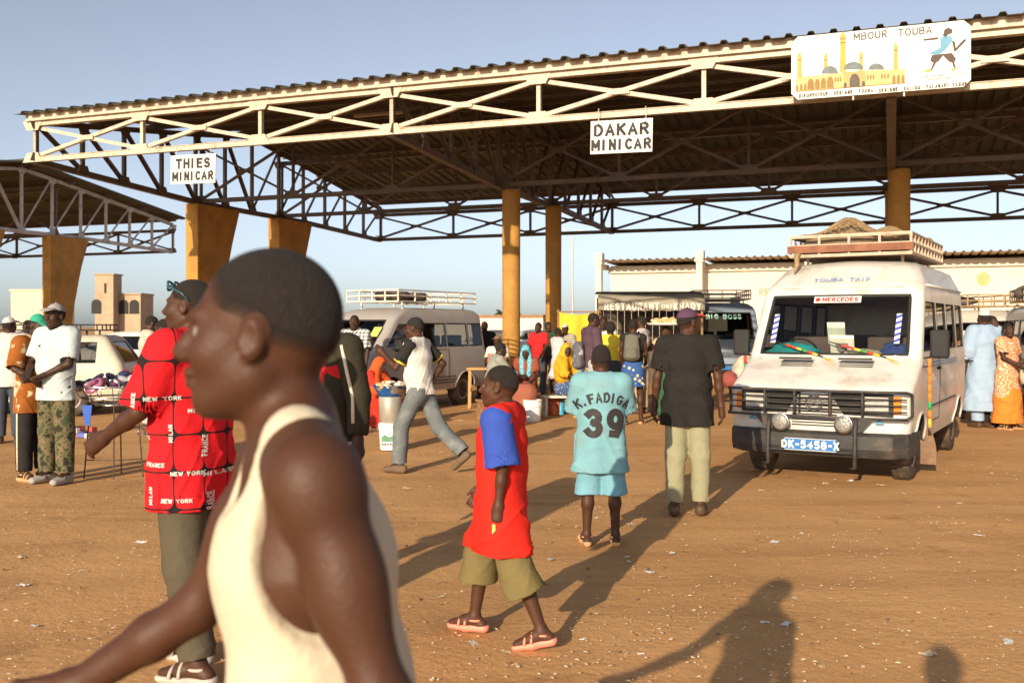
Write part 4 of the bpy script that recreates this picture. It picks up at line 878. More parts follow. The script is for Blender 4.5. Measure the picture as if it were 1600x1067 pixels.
def wagon(label, c, rz, col, hatch=True, rackm=None):
    root = thing('parked_car', label, 'car', c, rz); m = mk('paint_' + str(col), col, .4, .08, 2, .02, 30, dirt=(.36, .27, .19), dscale=2.2, damount=.5)
    T = [(.28, 2.15, -2.2, .80, .14, .08), (.45, 2.22, -2.25, .86, .15, .1), (.72, 2.2, -2.25, .865, .15, .1), (.86, 2.05, -2.24, .855, .16, .1), (.92, 1.0, -2.22, .84, .14, .08), (.95, .92, -2.21, .83, .14, .08), (1.36, .28, -1.95, .68, .14, .06), (1.42, .1, -1.9, .64, .15, .06), (1.46, -.2, -1.8, .5, .15, .06)]
    if not hatch: T = [list(t) for t in T]; T[4][2] = -1.75; T[5][2] = -1.5; T[6][2] = -1.0; T[7][2] = -.9; T[8][2] = -.8
    car = Car(root, T, (1.32, -1.3), .31, .18, m, (-1.75, -1.05, -.98, -.12, -.05, .62, .5), (-.92, .92), .08, .06, zrows=(.96, 1.34))
    gmm = M_glass; car.window('windscreen', 'F', -.95, .95, .96, 1.34, .015, gm=gmm)
    for f in 'LR':
        car.window('front_window', f, -.05, 49.93, .96, 1.34, .012); car.window('rear_side_window', f, -.98, -.12, .96, 1.34, .012)
        if hatch: car.window('quarter_window', f, -1.75, -1.05, .96, 1.34, .012)
        car.door('door', f, -.08, .8, .45, .95, (.0, .85)); car.door('door', f, -1.0, -.1, .45, .95, (-.9, .85))
    car.window('rear_window', 'B', -.9, .9, .96, 1.34, .012); car.finish(); seats(root, (.1, -.8), .5, .5, (-.36, .36))
    for sx in (-1, 1):
        MB().box((sx * .62, 2.17, .66), (.3, .06, .14)).build('headlight', M_lens, root, bevel=.02); MB().box((sx * .74, -2.25, .74), (.18, .05, .2)).build('tail_light', M_red, root, bevel=.02)
        MB().box((sx * .93, .72, 1.0), (.12, .08, .12)).build('mirror', M_black, root, bevel=.02); MB().box((sx * .868, 0, .52), (.012, 3.9, .045)).build('side_moulding', M_black, root)
    MB().box((0, 2.27, .42), (1.66, .14, .15)).build('bumper', M_black, root, bevel=.03); MB().box((0, -2.3, .42), (1.66, .14, .15)).build('bumper', M_black, root, bevel=.03); MB().box((0, 2.19, .66), (.9, .04, .12)).build('grille', M_dark, root)
    MB().box((0, -2.275, .62), (.5, .01, .11)).build('licence_plate', mk('plate_blue', (0, 0, 0)), root)
    if rackm: rack(root, .55, -1.8, .1, 1.55, .10, rackm, 5, .014, 1)
    return root
wagon('beige estate car with black roof rack parked behind the two men', (-9.35, 18.5, 0), R(98), (.54, .48, .37), True, M_black)
wagon('dark blue car with pale windscreen among the parked cars', (-15.2, 31, 0), R(160), (.06, .09, .16), False)
wagon('white saloon car parked beyond the estate car', (-12.9, 32.5, 0), R(100), (.66, .64, .60), False)
wagon('white estate car parked behind the checked shirt man', (-11.2, 29.5, 0), R(75), (.70, .67, .62), True)
wagon('grey saloon car parked far behind the grey minibus', (-1.2, 46, 0), R(80), (.35, .35, .36), False)
wagon('white saloon car far beyond the round column', (.7, 52, 0), R(95), (.66, .64, .60), False)
# ================================================================ implicit-surface modelling for people and cloth
class Sdf:
    def __init__(s): s.ops = []
    def _bb(s, pts, r): 
        p = np.array(pts, float); return p.min(0) - r, p.max(0) + r
    def cone(s, a, b, ra, rb, k=.02, sub=False, flat=False, wide=None, ratio=1., start_flat=False):
        a = np.array(a, float); b = np.array(b, float); w = None if wide is None else np.array(wide, float) / np.linalg.norm(wide)
        def fn(p):
            d = b - a; L2 = d @ d + 1e-12; q = p - a; t = np.clip(q @ d / L2, 0, 1); r = ra + (rb - ra) * t; e = q - t[..., None] * d
            if w is not None: c = e @ w; e = e - (c * (1 - 1 / ratio))[..., None] * w
            o = np.sqrt((e * e).sum(-1)) - r
            if flat: o = np.maximum(o, (p - b) @ (d / math.sqrt(L2)))
            if start_flat: o = np.maximum(o, -(p - a) @ (d / math.sqrt(L2)))
            return o
        lo, hi = s._bb([a, b], max(ra, rb) * max(1, ratio) + .02); s.ops.append(('sub' if sub else 'add', fn, lo, hi, k)); return s
    def ell(s, c, r, k=.02, sub=False, M=None):
        c = np.array(c, float); r = np.array(r, float); A = np.eye(3) if M is None else np.array(M)
        def fn(p):
            q = (p - c) @ A; n = np.sqrt(((q / r) ** 2).sum(-1)); g = np.sqrt(((q / r ** 2) ** 2).sum(-1)) + 1e-9; return n * (n - 1) / g
        lo, hi = c - r.max() - .02, c + r.max() + .02; s.ops.append(('sub' if sub else 'add', fn, lo, hi, k)); return s
    def clip(s, p0, n):
        p0 = np.array(p0, float); n = np.array(n, float); n = n / np.linalg.norm(n); s.ops.append(('clip', lambda p: (p - p0) @ n, None, None, 0)); return s
    def noise(s, fn): s.ops.append(('noise', fn, None, None, 0)); return s
    def hollow(s, p0, n, t=.008, depth=.05):   # open the hem on the n side of p0
        p0 = np.array(p0, float); n = np.array(n, float); n = n / np.linalg.norm(n); s.ops.append(('hollow', lambda p: -((p - p0) @ n) - depth, None, None, t)); return s
    def build(s, res, pad=.01):
        ad = [o for o in s.ops if o[0] == 'add']; lo = np.min([o[2] for o in ad], 0) - pad; hi = np.max([o[3] for o in ad], 0) + pad
        n = np.ceil((hi - lo) / res).astype(int) + 1; ax = [lo[i] + res * np.arange(n[i]) for i in range(3)]
        f = np.full(n, .08, np.float32)
        G = None
        for op, fn, l, h, k in s.ops:
            if op in ('add', 'sub'):
                m = max(.03, k * 1.2); i0 = np.maximum(0, ((l - m - lo) / res).astype(int)); i1 = np.minimum(n, ((h + m - lo) / res).astype(int) + 2)
                if (i1 <= i0).any(): continue
                sl = tuple(slice(a, b) for a, b in zip(i0, i1)); P = np.stack(np.meshgrid(*[ax[i][sl[i]] for i in range(3)], indexing='ij'), -1)
                d = fn(P).astype(np.float32); g = f[sl]
                if op == 'add':
                    hh = np.maximum(k - np.abs(g - d), 0) / k; f[sl] = np.minimum(g, d) - hh * hh * k * .25
                else:
                    d = -d; hh = np.maximum(k - np.abs(g - d), 0) / k; f[sl] = np.maximum(g, d) + hh * hh * k * .25
            else:
                if G is None: G = np.stack(np.meshgrid(*ax, indexing='ij'), -1).astype(np.float32)
                if op == 'clip': f = np.maximum(f, fn(G))
                elif op == 'noise':
                    msk = np.abs(f) < .05; f[msk] += fn(G[msk])
                else: f = np.maximum(f, -np.maximum(f + k, fn(G)))
        f[[0, -1]] = .05; f[:, [0, -1]] = .05; f[:, :, [0, -1]] = .05
        return surfnet(f, lo, res)
def surfnet(f, lo, h):
    s = f < 0; c = np.zeros(np.array(f.shape) - 1, np.int8)
    for dx in (0, 1):
        for dy in (0, 1):
            for dz in (0, 1): c += s[dx:f.shape[0] - 1 + dx, dy:f.shape[1] - 1 + dy, dz:f.shape[2] - 1 + dz]
    I = np.argwhere((c > 0) & (c < 8)); acc = np.zeros((len(I), 3)); cnt = np.zeros(len(I))
    corners = [(0, 0, 0), (1, 0, 0), (0, 1, 0), (1, 1, 0), (0, 0, 1), (1, 0, 1), (0, 1, 1), (1, 1, 1)]
    for a in range(8):
        for ax in range(3):
            if corners[a][ax]: continue
            A = np.array(corners[a]); B = A.copy(); B[ax] = 1
            fa = f[tuple((I + A).T)]; fb = f[tuple((I + B).T)]; m = (fa < 0) != (fb < 0); t = np.where(m, fa / (fa - fb + 1e-12), 0)
            p = A + np.outer(t, (B - A)); acc[m] += p[m]; cnt[m] += 1
    v = lo + h * (I + acc / cnt[:, None]); idx = -np.ones(c.shape, np.int64); idx[tuple(I.T)] = np.arange(len(I)); F_ = []
    for ax in range(3):
        o = [1, 2, 0][ax]; p = [2, 0, 1][ax]; sh = [slice(None)] * 3; s1 = [slice(None)] * 3; sh[ax] = slice(0, -1); s1[ax] = slice(1, None)
        e = s[tuple(sh)] != s[tuple(s1)]; E = np.argwhere(e); E = E[(E[:, o] > 0) & (E[:, p] > 0)]
        ok = np.ones(len(E), bool)
        for q in range(3): ok &= E[:, q] < c.shape[q]
        E = E[ok]; inside = s[tuple(E.T)]; d1 = np.zeros(3, int); d1[o] = 1; d2 = np.zeros(3, int); d2[p] = 1
        q = np.stack([idx[tuple((E - d1 - d2).T)], idx[tuple((E - d2).T)], idx[tuple(E.T)], idx[tuple((E - d1).T)]], 1)
        q[~inside] = q[~inside][:, ::-1]; F_.append(q)
    F_ = np.concatenate(F_); F_ = F_[(F_ >= 0).all(1)]
    return v, F_
def sdf_obj(name, sd, res, mat, parent):
    v, f = sd.build(res); me = bpy.data.meshes.new(name); me.vertices.add(len(v)); me.vertices.foreach_set('co', v.astype(np.float32).ravel())
    me.loops.add(len(f) * 4); me.loops.foreach_set('vertex_index', f.astype(np.int32).ravel()); me.polygons.add(len(f)); me.polygons.foreach_set('loop_start', np.arange(0, len(f) * 4, 4, dtype=np.int32)); me.polygons.foreach_set('loop_total', np.full(len(f), 4, np.int32))
    me.polygons.foreach_set('use_smooth', np.ones(len(f), bool)); me.update(calc_edges=True); me.validate(); return obj(name, me, mat, parent)

def skin(name, col):
    m = mk(name, col, .56, .14, 9, .10, 120, spec=.32); return m
SK = [skin('skin_deep', (.064, .026, .0135)), skin('skin_warm', (.070, .027, .0135)), skin('skin_dark', (.052, .023, .013))]
M_hair = mk('short_black_hair', (.019, .0135, .0105), .8, .35, 70, .7, 260)
def hair_fade(m):
    N = m.node_tree.nodes; L = m.node_tree.links; at = N.new('ShaderNodeAttribute'); at.attribute_name = 'edge'; tc = N.new('ShaderNodeTexCoord'); nz = N.new('ShaderNodeTexNoise'); nz.inputs['Scale'].default_value = 420; L.new(tc.outputs['Object'], nz.inputs[0])
    a = N.new('ShaderNodeMath'); a.operation = 'MULTIPLY_ADD'; L.new(nz.outputs[0], a.inputs[0]); a.inputs[1].default_value = .016; L.new(at.outputs['Fac'], a.inputs[2])
    r = N.new('ShaderNodeMapRange'); r.inputs[1].default_value = .006; r.inputs[2].default_value = .040; L.new(a.outputs[0], r.inputs[0]); L.new(r.outputs[0], N['Principled BSDF'].inputs['Alpha'])
hair_fade(M_hair)
M_eye = mk('eye_white', (.22, .18, .15), .25, .05, 5, 0)
def cloth(name, col, **k):
    a = dict(rough=.88, var=.09, scale=5, bump=.5, bscale=14, spec=.2); a.update(k); return mk('cloth_' + name, col, **a)
def dv(fw, out, sd):
    fw, out = R(fw), R(out); v = np.array([sd * math.sin(out), math.sin(fw) * math.cos(out), -math.cos(fw) * math.cos(out)]); return v / np.linalg.norm(v)
def rotm(ax, a): return np.array(Matrix.Rotation(a, 3, ax))
def folds(seed, amp, z0, z1, kx=26.):
    r = np.random.RandomState(seed); ph = r.uniform(0, 6.28, 6)
    def fn(p):
        x, y, z = p[..., 0], p[..., 1], p[..., 2]; w = np.clip((z1 - z) / max(.01, z1 - z0), .25, 1)
        cr = 1 - np.abs(np.sin(11 * x + 9 * y + 15 * z + 1.8 * np.sin(6 * z + ph[2]) + ph[0])); cr2 = 1 - np.abs(np.sin(-12 * x + 10 * y + 13 * z + 1.8 * np.sin(7 * x + ph[3]) + ph[4]))
        return amp * w * (-1.1 * cr ** 5 - 1.1 * cr2 ** 5 + np.sin(kx * x + 3 * np.sin(4 * z + ph[0]) + ph[1]) * np.sin(kx * .9 * y + 2 * np.sin(5 * z + ph[2]) + ph[3]) + .7 * np.sin(15 * z + 9 * x * np.sign(y) + 8 * y + ph[4]) * np.sin(9 * x - 7 * y + 4 * z + ph[5]))
    return fn
class Person:
    """local frame: x right, y forward, z up; angles in degrees"""
    def __init__(s, label, loc, face, H=1.75, armR=(0, 8, 8, 4), armL=(0, 8, 8, 4), legR=(0, 3, 0), legL=(0, 3, 0), lean=0, yaw=0, nod=0, res=.012, skin=0, cat='person', fem=False, head=1., bulk=.88, twist=0, zoff=0., seed=1, tilt=0, group=None):
        s.res, s.seed, s.fem, s.bulk = res, seed, fem, bulk; s.skin = SK[skin]; k = s.k = H / 1.75
        s.root = thing('person', label, cat, (loc[0], loc[1], zoff), R(face), group)
        s.hs = k * head
        Rt = rotm('X', -R(lean)) @ rotm('Y', R(tilt)); Rs = Rt @ rotm('Z', R(twist)); s.Rt, s.Rs = Rt, Rs
        pel = np.array([0, 0, 0.]); J = s.J = {'pel': pel}
        for nm, v in (('waist', (0, .01, .17)), ('chest', (0, 0, .37))): J[nm] = Rt @ (np.array(v) * k)
        for nm, v in (('uch', (0, -.012, .49)), ('neck', (0, -.012, .545))): J[nm] = Rs @ (np.array(v) * k)
        sw = (.168 if fem else .185) * (.93 + .07 * bulk)
        for sd, nm in ((1, 'R'), (-1, 'L')): J['sh' + nm] = Rs @ (np.array((sd * sw, -.01, .495)) * k); J['hip' + nm] = np.array((sd * .088, 0, -.03)) * k
        s.Rh = Rs @ rotm('Z', R(yaw)) @ rotm('X', -R(nod)); J['head'] = J['neck'] + Rs @ (np.array((0, .018, .045)) * k) + s.Rh @ (np.array((0, .012, .105)) * s.hs)
        for sd, nm, ar in ((1, 'R', armR), (-1, 'L', armL)):
            J['ud' + nm] = ud = dv(ar[0], ar[1], sd); fd = dv(ar[2], ar[3], sd); J['el' + nm] = J['sh' + nm] + ud * .285 * k; J['wr' + nm] = J['el' + nm] + fd * .25 * k; J['fd' + nm] = fd
        for sd, nm, lg in ((1, 'R', legR), (-1, 'L', legL)):
            td = dv(lg[0], lg[1], sd); sh = dv(lg[2], lg[1] * .4, sd); J['kn' + nm] = J['hip' + nm] + td * .42 * k; J['an' + nm] = J['kn' + nm] + sh * .42 * k; J['pitch' + nm] = lg[3] if len(lg) > 3 else 0
            pt = R(J['pitch' + nm]); J['toe' + nm] = J['an' + nm] + np.array((sd * .02, .165 * math.cos(pt), -.055 + .165 * math.sin(pt) * -1)) * k; J['heel' + nm] = J['an' + nm] + np.array((0, -.05 * math.cos(pt), -.05 + .05 * math.sin(pt))) * k
        zmin = min(min(J['toe' + n][2], J['heel' + n][2]) for n in 'RL') - .03 * k
        for q in list(J):
            if isinstance(J[q], np.ndarray) and q[:2] not in ('ud', 'fd'): J[q] = J[q] - np.array([0, 0, zmin])
        s.armR, s.armL = armR, armL
    def hp(s, v): return s.J['head'] + s.Rh @ (np.array(v, float) * s.hs)
    def body(s, hands=True, feet=True, hairc=True, hairmat=None, eyes=False, earl=True):
        J, k, hs, b = s.J, s.k, s.hs, s.bulk; S_ = Sdf(); X = s.Rt @ np.array([1., 0, 0]); XS = s.Rs @ np.array([1., 0, 0]); fine = s.res < .0095
        S_.cone(J['pel'] - [0, 0, .03 * k], J['pel'] + [0, 0, .06 * k], .108 * k * b, .105 * k * b, .04, wide=X, ratio=1.38)
        S_.cone(J['pel'], J['waist'], .105 * k * b, .098 * k * b, .05, wide=X, ratio=1.28); S_.cone(J['waist'], J['chest'], .098 * k * b, .116 * k * b, .05, wide=X, ratio=1.38); S_.cone(J['chest'], J['uch'], .116 * k * b, .078 * k * b, .05, wide=XS, ratio=1.55)
        S_.cone(J['shR'], J['shL'], .052 * k, .052 * k, .05)
        hb = s.hp((0, -.018, -.07)); S_.cone(J['neck'] - s.Rs @ np.array((0, .005, .04)) * k, hb, .056 * k, .050 * k * (1 if not s.fem else .9), .025)
        for n in 'RL':
            S_.cone(J['neck'] + s.Rs @ np.array((0, -.012, .02)) * k, J['sh' + n] + np.array((0, 0, .0)) * k, .040 * k, .038 * k, .045)
            S_.ell(J['sh' + n] + J['ud' + n] * .03 * k, np.array((.058, .060, .066)) * k * b, .03)
            S_.cone(J['sh' + n], J['el' + n], .050 * k * b, .038 * k * b, .03); S_.ell(J['sh' + n] + J['ud' + n] * .14 * k, np.array((.045, .048, .075)) * k * b, .04)
            S_.cone(J['el' + n], J['el' + n] * .65 + J['wr' + n] * .35, .038 * k, .041 * k * b, .02); S_.cone(J['el' + n] * .65 + J['wr' + n] * .35, J['wr' + n], .040 * k * b, .026 * k, .02)
            s.hand(S_, n, fine)
            S_.cone(J['hip' + n], J['kn' + n], .084 * k * b, .056 * k, .04); S_.cone(J['kn' + n], J['kn' + n] * .68 + J['an' + n] * .32 - np.array((0, .016, 0)) * k, .053 * k, .054 * k, .03); S_.cone(J['kn' + n] * .68 + J['an' + n] * .32 - np.array((0, .014, 0)) * k, J['an' + n], .052 * k, .034 * k, .03)
            S_.cone(J['an' + n], J['heel' + n], .034 * k, .031 * k, .02); mid = J['heel' + n] * .45 + J['toe' + n] * .55 + np.array((0, 0, .018)) * k
            S_.cone(J['heel' + n], mid, .031 * k, .034 * k, .02); S_.cone(mid, J['toe' + n], .034 * k, .022 * k, .02, wide=(1, 0, 0), ratio=1.35); S_.cone(J['an' + n], mid, .034 * k, .032 * k, .02)
        A = s.Rh; e = lambda c, r, kk=.02, sub=False, rot=None: S_.ell(s.hp(c), np.array(r) * hs, kk * hs, sub, A if rot is None else A @ rot)
        cn = lambda a, b_, ra, rb, kk=.015, sub=False: S_.cone(s.hp(a), s.hp(b_), ra * hs, rb * hs, kk * hs, sub)
        e((0, -.015, .028), (.074, .096, .086)); e((0, .032, -.025), (.060, .060, .078), .03); e((0, -.05, -.005), (.060, .050, .06), .03)
        cn((0, .02, -.075), (0, .074, -.100), .046, .024, .03); cn((.045, .0, -.06), (.02, .06, -.095), .022, .02, .03); cn((-.045, .0, -.06), (-.02, .06, -.095), .022, .02, .03)
        e((0, .077, .020), (.048, .021, .012), .018)
        for sd in (1, -1):
            e((sd * .036, .062, -.032), (.024, .026, .024), .03); e((sd * .033, .094, -.003), (.017, .012, .011), .012, True)
            e((sd * .076, -.006, -.012), (.011, .020, .033), .008, rot=rotm('X', R(12)) @ rotm('Z', R(-sd * 18)))
            if fine: e((sd * .086, .0, -.010), (.008, .011, .018), .006, True)
        cn((0, .086, .012), (0, .114, -.030), .0095, .0135, .012); e((0, .102, -.036), (.023, .015, .0105), .009)
        e((0, .096, -.060), (.026, .0155, .0085), .007); e((0, .093, -.0755), (.023, .0155, .0095), .007)
        if fine: cn((-.02, .101, -.0672), (.02, .101, -.0672), .0022, .0022, .003, True)
        sdf_obj('body', S_, s.res, s.skin, s.root)
        if eyes:
            for sd in (1, -1):
                c = s.hp((sd * .033, .0765, -.003)); o = obj('eye', MB().lathe([(.0115 * math.sin(t), .0115 * math.cos(t)) for t in np.linspace(0.01, 3.13, 10)], 14).me('eye', True), M_eye, s.root, tuple(c))
                pm = MB().lathe([(.0068 * math.sin(t), .0068 * math.cos(t)) for t in np.linspace(0.01, 3.13, 8)], 12).me('iris', True); d = s.Rh @ np.array((0, .0068, 0)); obj('iris', pm, M_black, o, tuple(d))
        if hairc: s.hair(hairmat)
        return s
    def hand(s, S_, n, fine):
        J, k = s.J, s.k; sd = 1 if n == 'R' else -1; d = J['fd' + n]; w = J['wr' + n]; up = np.array((0, 1., 0)) if abs(d[1]) < .8 else np.array((0, 0, 1.))
        x = np.cross(d, up); x /= np.linalg.norm(x); y = np.cross(x, d)      # y: toward the thumb, x: palm normal
        if (x @ np.array((sd, 0, 0))) > 0: x = -x
        S_.cone(w, w + d * .075 * k, .027 * k, .030 * k, .02, wide=y, ratio=1.35)
        if not fine:
            S_.cone(w + d * .07 * k, w + (d * .15 + x * .02) * k, .030 * k, .020 * k, .02, wide=y, ratio=1.3); S_.cone(w + d * .03 * k + y * .03 * k, w + (d * .085 + y * .05) * k, .015 * k, .011 * k, .015); return
        for i, (o, L) in enumerate(((.030, .074), (.011, .083), (-.009, .077), (-.028, .060))):
            a = w + (d * .082 + y * o) * k; b1 = a + (d * L * .5 + x * .010 + y * o * .10) * k; c = b1 + (d * L * .42 + x * .028) * k; S_.cone(a, b1, .0105 * k, .0095 * k, .006); S_.cone(b1, c, .0095 * k, .0078 * k, .006)
        a = w + (d * .02 + y * .026) * k; b1 = a + (d * .042 + y * .026 + x * .012) * k; S_.cone(a, b1, .0145 * k, .0115 * k, .01); S_.cone(b1, b1 + (d * .032 + y * .006 + x * .012) * k, .0112 * k, .009 * k, .006)
    def hair(s, mat=None, t=.0022, low=0.):
        S_ = Sdf(); hs = s.hs; A = s.Rh
        S_.ell(s.hp((0, -.015, .028)), (np.array((.074, .096, .086)) + t) * hs, .02, M=A); S_.ell(s.hp((0, -.05, -.005)), (np.array((.060, .050, .06)) + t) * hs, .03, M=A)
        S_.clip(s.hp((0, .070, .072 - low)), A @ np.array((0, .93, -.36)))
        S_.clip(s.hp((0, -.03, -.022 - low)), A @ np.array((0, .30, -.95)))
        S_.cone(s.hp((-.11, .03, -.03)), s.hp((.11, .03, -.03)), .045 * hs, .045 * hs, .01, True)
        o = sdf_obj('hair', S_, min(s.res, .008), mat or M_hair, s.root); me = o.data; P = np.empty(len(me.vertices) * 3, np.float32); me.vertices.foreach_get('co', P); P = P.reshape(-1, 3)
        n1 = A @ np.array((0, .93, -.36)); n1 = n1 / np.linalg.norm(n1); n2 = A @ np.array((0, .30, -.95)); n2 = n2 / np.linalg.norm(n2); c0 = s.hp((0, .03, -.03)); q = P - c0; ax_ = A @ np.array((1., 0, 0)); q = q - np.outer(q @ ax_, ax_)
        ed = np.minimum(np.minimum(-((P - s.hp((0, .070, .072 - low))) @ n1), -((P - s.hp((0, -.03, -.022 - low))) @ n2)), np.linalg.norm(q, axis=1) - .045 * hs)
        at = me.attributes.new('edge', 'FLOAT', 'POINT'); at.data.foreach_set('value', ed.astype(np.float32)); return o
    # ---- garments
    def shirt(s, mat, sleeve=.6, hem=-.08, ease=.022, name='shirt', flare=.0, amp=.005, collar=.066, open_hem=True, sr=None, vneck=False, wide=1.):
        J, k, b = s.J, s.k, s.bulk; e = ease; S_ = Sdf(); X = s.Rt @ np.array([1., 0, 0]); XS = s.Rs @ np.array([1., 0, 0])
        hz = s.Rt @ np.array((0, 0, hem * k)); hp = J['pel'] + (hz if hem > -.12 else np.array((0, 0, hem * k)))
        S_.cone(J['uch'] - [0, 0, .01], J['chest'], .078 * k * b + e * .8, .118 * k * b + e, .05, wide=XS, ratio=1.5); S_.cone(J['chest'], J['waist'], .118 * k * b + e, .108 * k * b + e * 1.2, .05, wide=X, ratio=1.38 * wide); S_.cone(J['waist'], hp - np.array((0, 0, .06)), .108 * k * b + e * 1.2, .115 * k * b + e * 1.2 + flare, .05, wide=X, ratio=1.36 * wide)
        S_.cone(J['shR'], J['shL'], .054 * k + e * .6, .054 * k + e * .6, .05)
        for n in 'RL':
            S_.cone(J['neck'] + s.Rs @ np.array((0, -.012, .012)) * k, J['sh' + n], .044 * k + e * .3, .046 * k + e * .4, .04)
            if sleeve > 0:
                r0 = .058 * k * b + e; r1 = (sr or .056 * k * b + e * 1.1)
                if sleeve <= 1.0: S_.cone(J['sh' + n], J['sh' + n] + (J['el' + n] - J['sh' + n]) * sleeve, r0, r1, .03, flat=True)
                else:
                    S_.cone(J['sh' + n], J['el' + n], r0, r1, .03); w = J['el' + n] + (J['wr' + n] - J['el' + n]) * (sleeve - 1); S_.cone(J['el' + n], w, r1, max(.036 * k, r1 * .78) if not sr else sr, .02, flat=True)
        if hem < -.16:
            for n in 'RL': S_.cone(J['hip' + n], J['kn' + n], .092 * k * b + e, .078 * k + e * .9 + flare * .4, .06)
        S_.noise(folds(s.seed, amp, hp[2], J['sh' + 'R'][2]))
        S_.cone(J['neck'] - s.Rs @ np.array((0, -.004, .02)) * k, J['neck'] + s.Rs @ np.array((0, .02, .16)) * k, collar * k, (collar + .012) * k, .012, True)
        if vneck: S_.cone(J['neck'] + s.Rs @ np.array((0, .06, .02)) * k, J['chest'] + s.Rs @ np.array((0, .13, .03)) * k, .05 * k, .02 * k, .01, True)
        nn = -(s.Rt @ np.array((0, 0, 1.))) if hem > -.12 else np.array((0, 0, -1.))
        S_.clip(hp, nn)
        if open_hem: S_.hollow(hp, nn, .019, .03)
        for n in 'RL':
            if 0 < sleeve:
                a, b_ = (J['sh' + n], J['el' + n]) if sleeve <= 1 else (J['el' + n], J['wr' + n]); t = sleeve if sleeve <= 1 else sleeve - 1; d = (b_ - a) / np.linalg.norm(b_ - a); q = a + (b_ - a) * t
                S_.cone(q - d * .03, q + d * .03, (sr or (.056 * k * b + e * 1.1)) - .009, (sr or (.056 * k * b + e * 1.1)) - .008, .004, True)
        return sdf_obj(name, S_, s.res, mat, s.root)
    def tank(s, mat, hem=-.05, ease=.012):
        J, k, b = s.J, s.k, s.bulk; e = ease; S_ = Sdf(); X = s.Rt @ np.array([1., 0, 0]); XS = s.Rs @ np.array([1., 0, 0]); up = s.Rs @ np.array((0, 0, 1.)); fw = s.Rs @ np.array((0, 1., 0))
        hp = J['pel'] + s.Rt @ np.array((0, 0, hem * k))
        S_.cone(J['uch'], J['chest'], .078 * k * b + e, .116 * k * b + e, .05, wide=XS, ratio=1.5); S_.cone(J['chest'], J['waist'], .116 * k * b + e, .102 * k * b + e * 1.8, .05, wide=X, ratio=1.38); S_.cone(J['waist'], hp - np.array((0, 0, .06)), .102 * k * b + e * 1.8, .110 * k * b + e * 2, .05, wide=X, ratio=1.38)
        for n in 'RL':
            m = J['neck'] * .52 + J['sh' + n] * .48 + up * .026 * k; S_.cone(J['neck'] * .55 + J['sh' + n] * .45 + up * .012 * k, J['neck'] * .5 + J['sh' + n] * .5 - up * .10 * k + fw * .03 * k, .050 * k, .06 * k, .03)
        S_.noise(folds(s.seed, .004, hp[2], J['chest'][2]))
        for n, sd in (('R', 1), ('L', -1)):
            c = J['sh' + n] - up * .065 * k + XS * sd * .026 * k; S_.ell(c, np.array((.108, .118, .185)) * k, .012, True, s.Rs); S_.cone(J['sh' + n] + XS * sd * .004 * k, J['sh' + n] + up * .2 * k + XS * sd * .05 * k, .064 * k, .07 * k, .01, True)
        S_.ell(J['neck'] + fw * .06 * k + up * .015 * k, np.array((.085, .10, .13)) * k, .012, True, s.Rs); S_.ell(J['neck'] - fw * .05 * k + up * .03 * k, np.array((.07, .07, .07)) * k, .012, True, s.Rs)
        S_.clip(hp, -(s.Rt @ np.array((0, 0, 1.)))); S_.hollow(hp, -(s.Rt @ np.array((0, 0, 1.))), .008, .04)
        return sdf_obj('tank_top', S_, s.res, mat, s.root)
    def trousers(s, mat, length=1., ease=.018, rise=.1, flare=0., name='trousers', amp=.005):
        J, k, b = s.J, s.k, s.bulk; S_ = Sdf(); e = ease; X = np.array([1., 0, 0]); top = J['pel'] + s.Rt @ np.array((0, 0, rise * k))
        S_.cone(J['pel'] - [0, 0, .05 * k], top + s.Rt @ np.array((0, 0, .03)), .110 * k * b + e, .104 * k * b + e, .04, wide=X, ratio=1.36)
        for n in 'RL':
            kn, an = J['kn' + n], J['an' + n]
            if length <= .5:
                q = J['hip' + n] + (kn - J['hip' + n]) * length * 2; S_.cone(J['hip' + n], q, .088 * k * b + e, .066 * k + e + flare, .04, flat=True)
            else:
                S_.cone(J['hip' + n], kn, .088 * k * b + e, .062 * k + e, .04); q = kn + (an - kn) * ((length - .5) * 2); S_.cone(kn, q, .062 * k + e, .046 * k + e + flare, .03, flat=True)
        S_.noise(folds(s.seed + 5, amp, 0, .9, 20))
        S_.clip(top, s.Rt @ np.array((0, 0, 1.)))
        for n in 'RL':
            kn, an = J['kn' + n], J['an' + n]; a, b_ = (J['hip' + n], kn) if length <= .5 else (kn, an); t = length * 2 if length <= .5 else (length - .5) * 2; q = a + (b_ - a) * t; d = (b_ - a) / np.linalg.norm(b_ - a); rr = (.066 if length <= .5 else .046) * k + e + flare - .024
            S_.cone(q - d * .04, q + d * .03, rr, rr, .004, True)
        return sdf_obj(name, S_, s.res, mat, s.root)
    def skirt(s, mat, z=.12, r=.2, name='skirt', top=.1, amp=.010, ratio=1.2):
        J, k = s.J, s.k; S_ = Sdf(); t = J['pel'] + [0, 0, top * k]; m = (J['knR'] + J['knL']) / 2; a = (J['anR'] + J['anL']) / 2
        S_.cone(t, J['pel'] - [0, 0, .06 * k], .12 * k, .145 * k, .03, wide=(1, 0, 0), ratio=1.3)
        zt = max(z, .04); f1 = m.copy(); S_.cone(J['pel'] - [0, 0, .04], f1, .145 * k, r * .92, .05, wide=(1, 0, 0), ratio=ratio)
        if m[2] > z: a2 = m + (a - m) * min(1, (m[2] - z + .06) / max(.05, m[2] - a[2])); S_.cone(f1, a2, r * .92, r, .05, wide=(1, 0, 0), ratio=ratio)
        S_.noise(folds(s.seed + 9, amp, z, t[2], 30)); S_.clip((0, 0, zt), (0, 0, -1)); S_.clip(t, (0, 0, 1)); S_.hollow((0, 0, zt), (0, 0, -1), .01, .06)
        return sdf_obj(name, S_, s.res, mat, s.root)
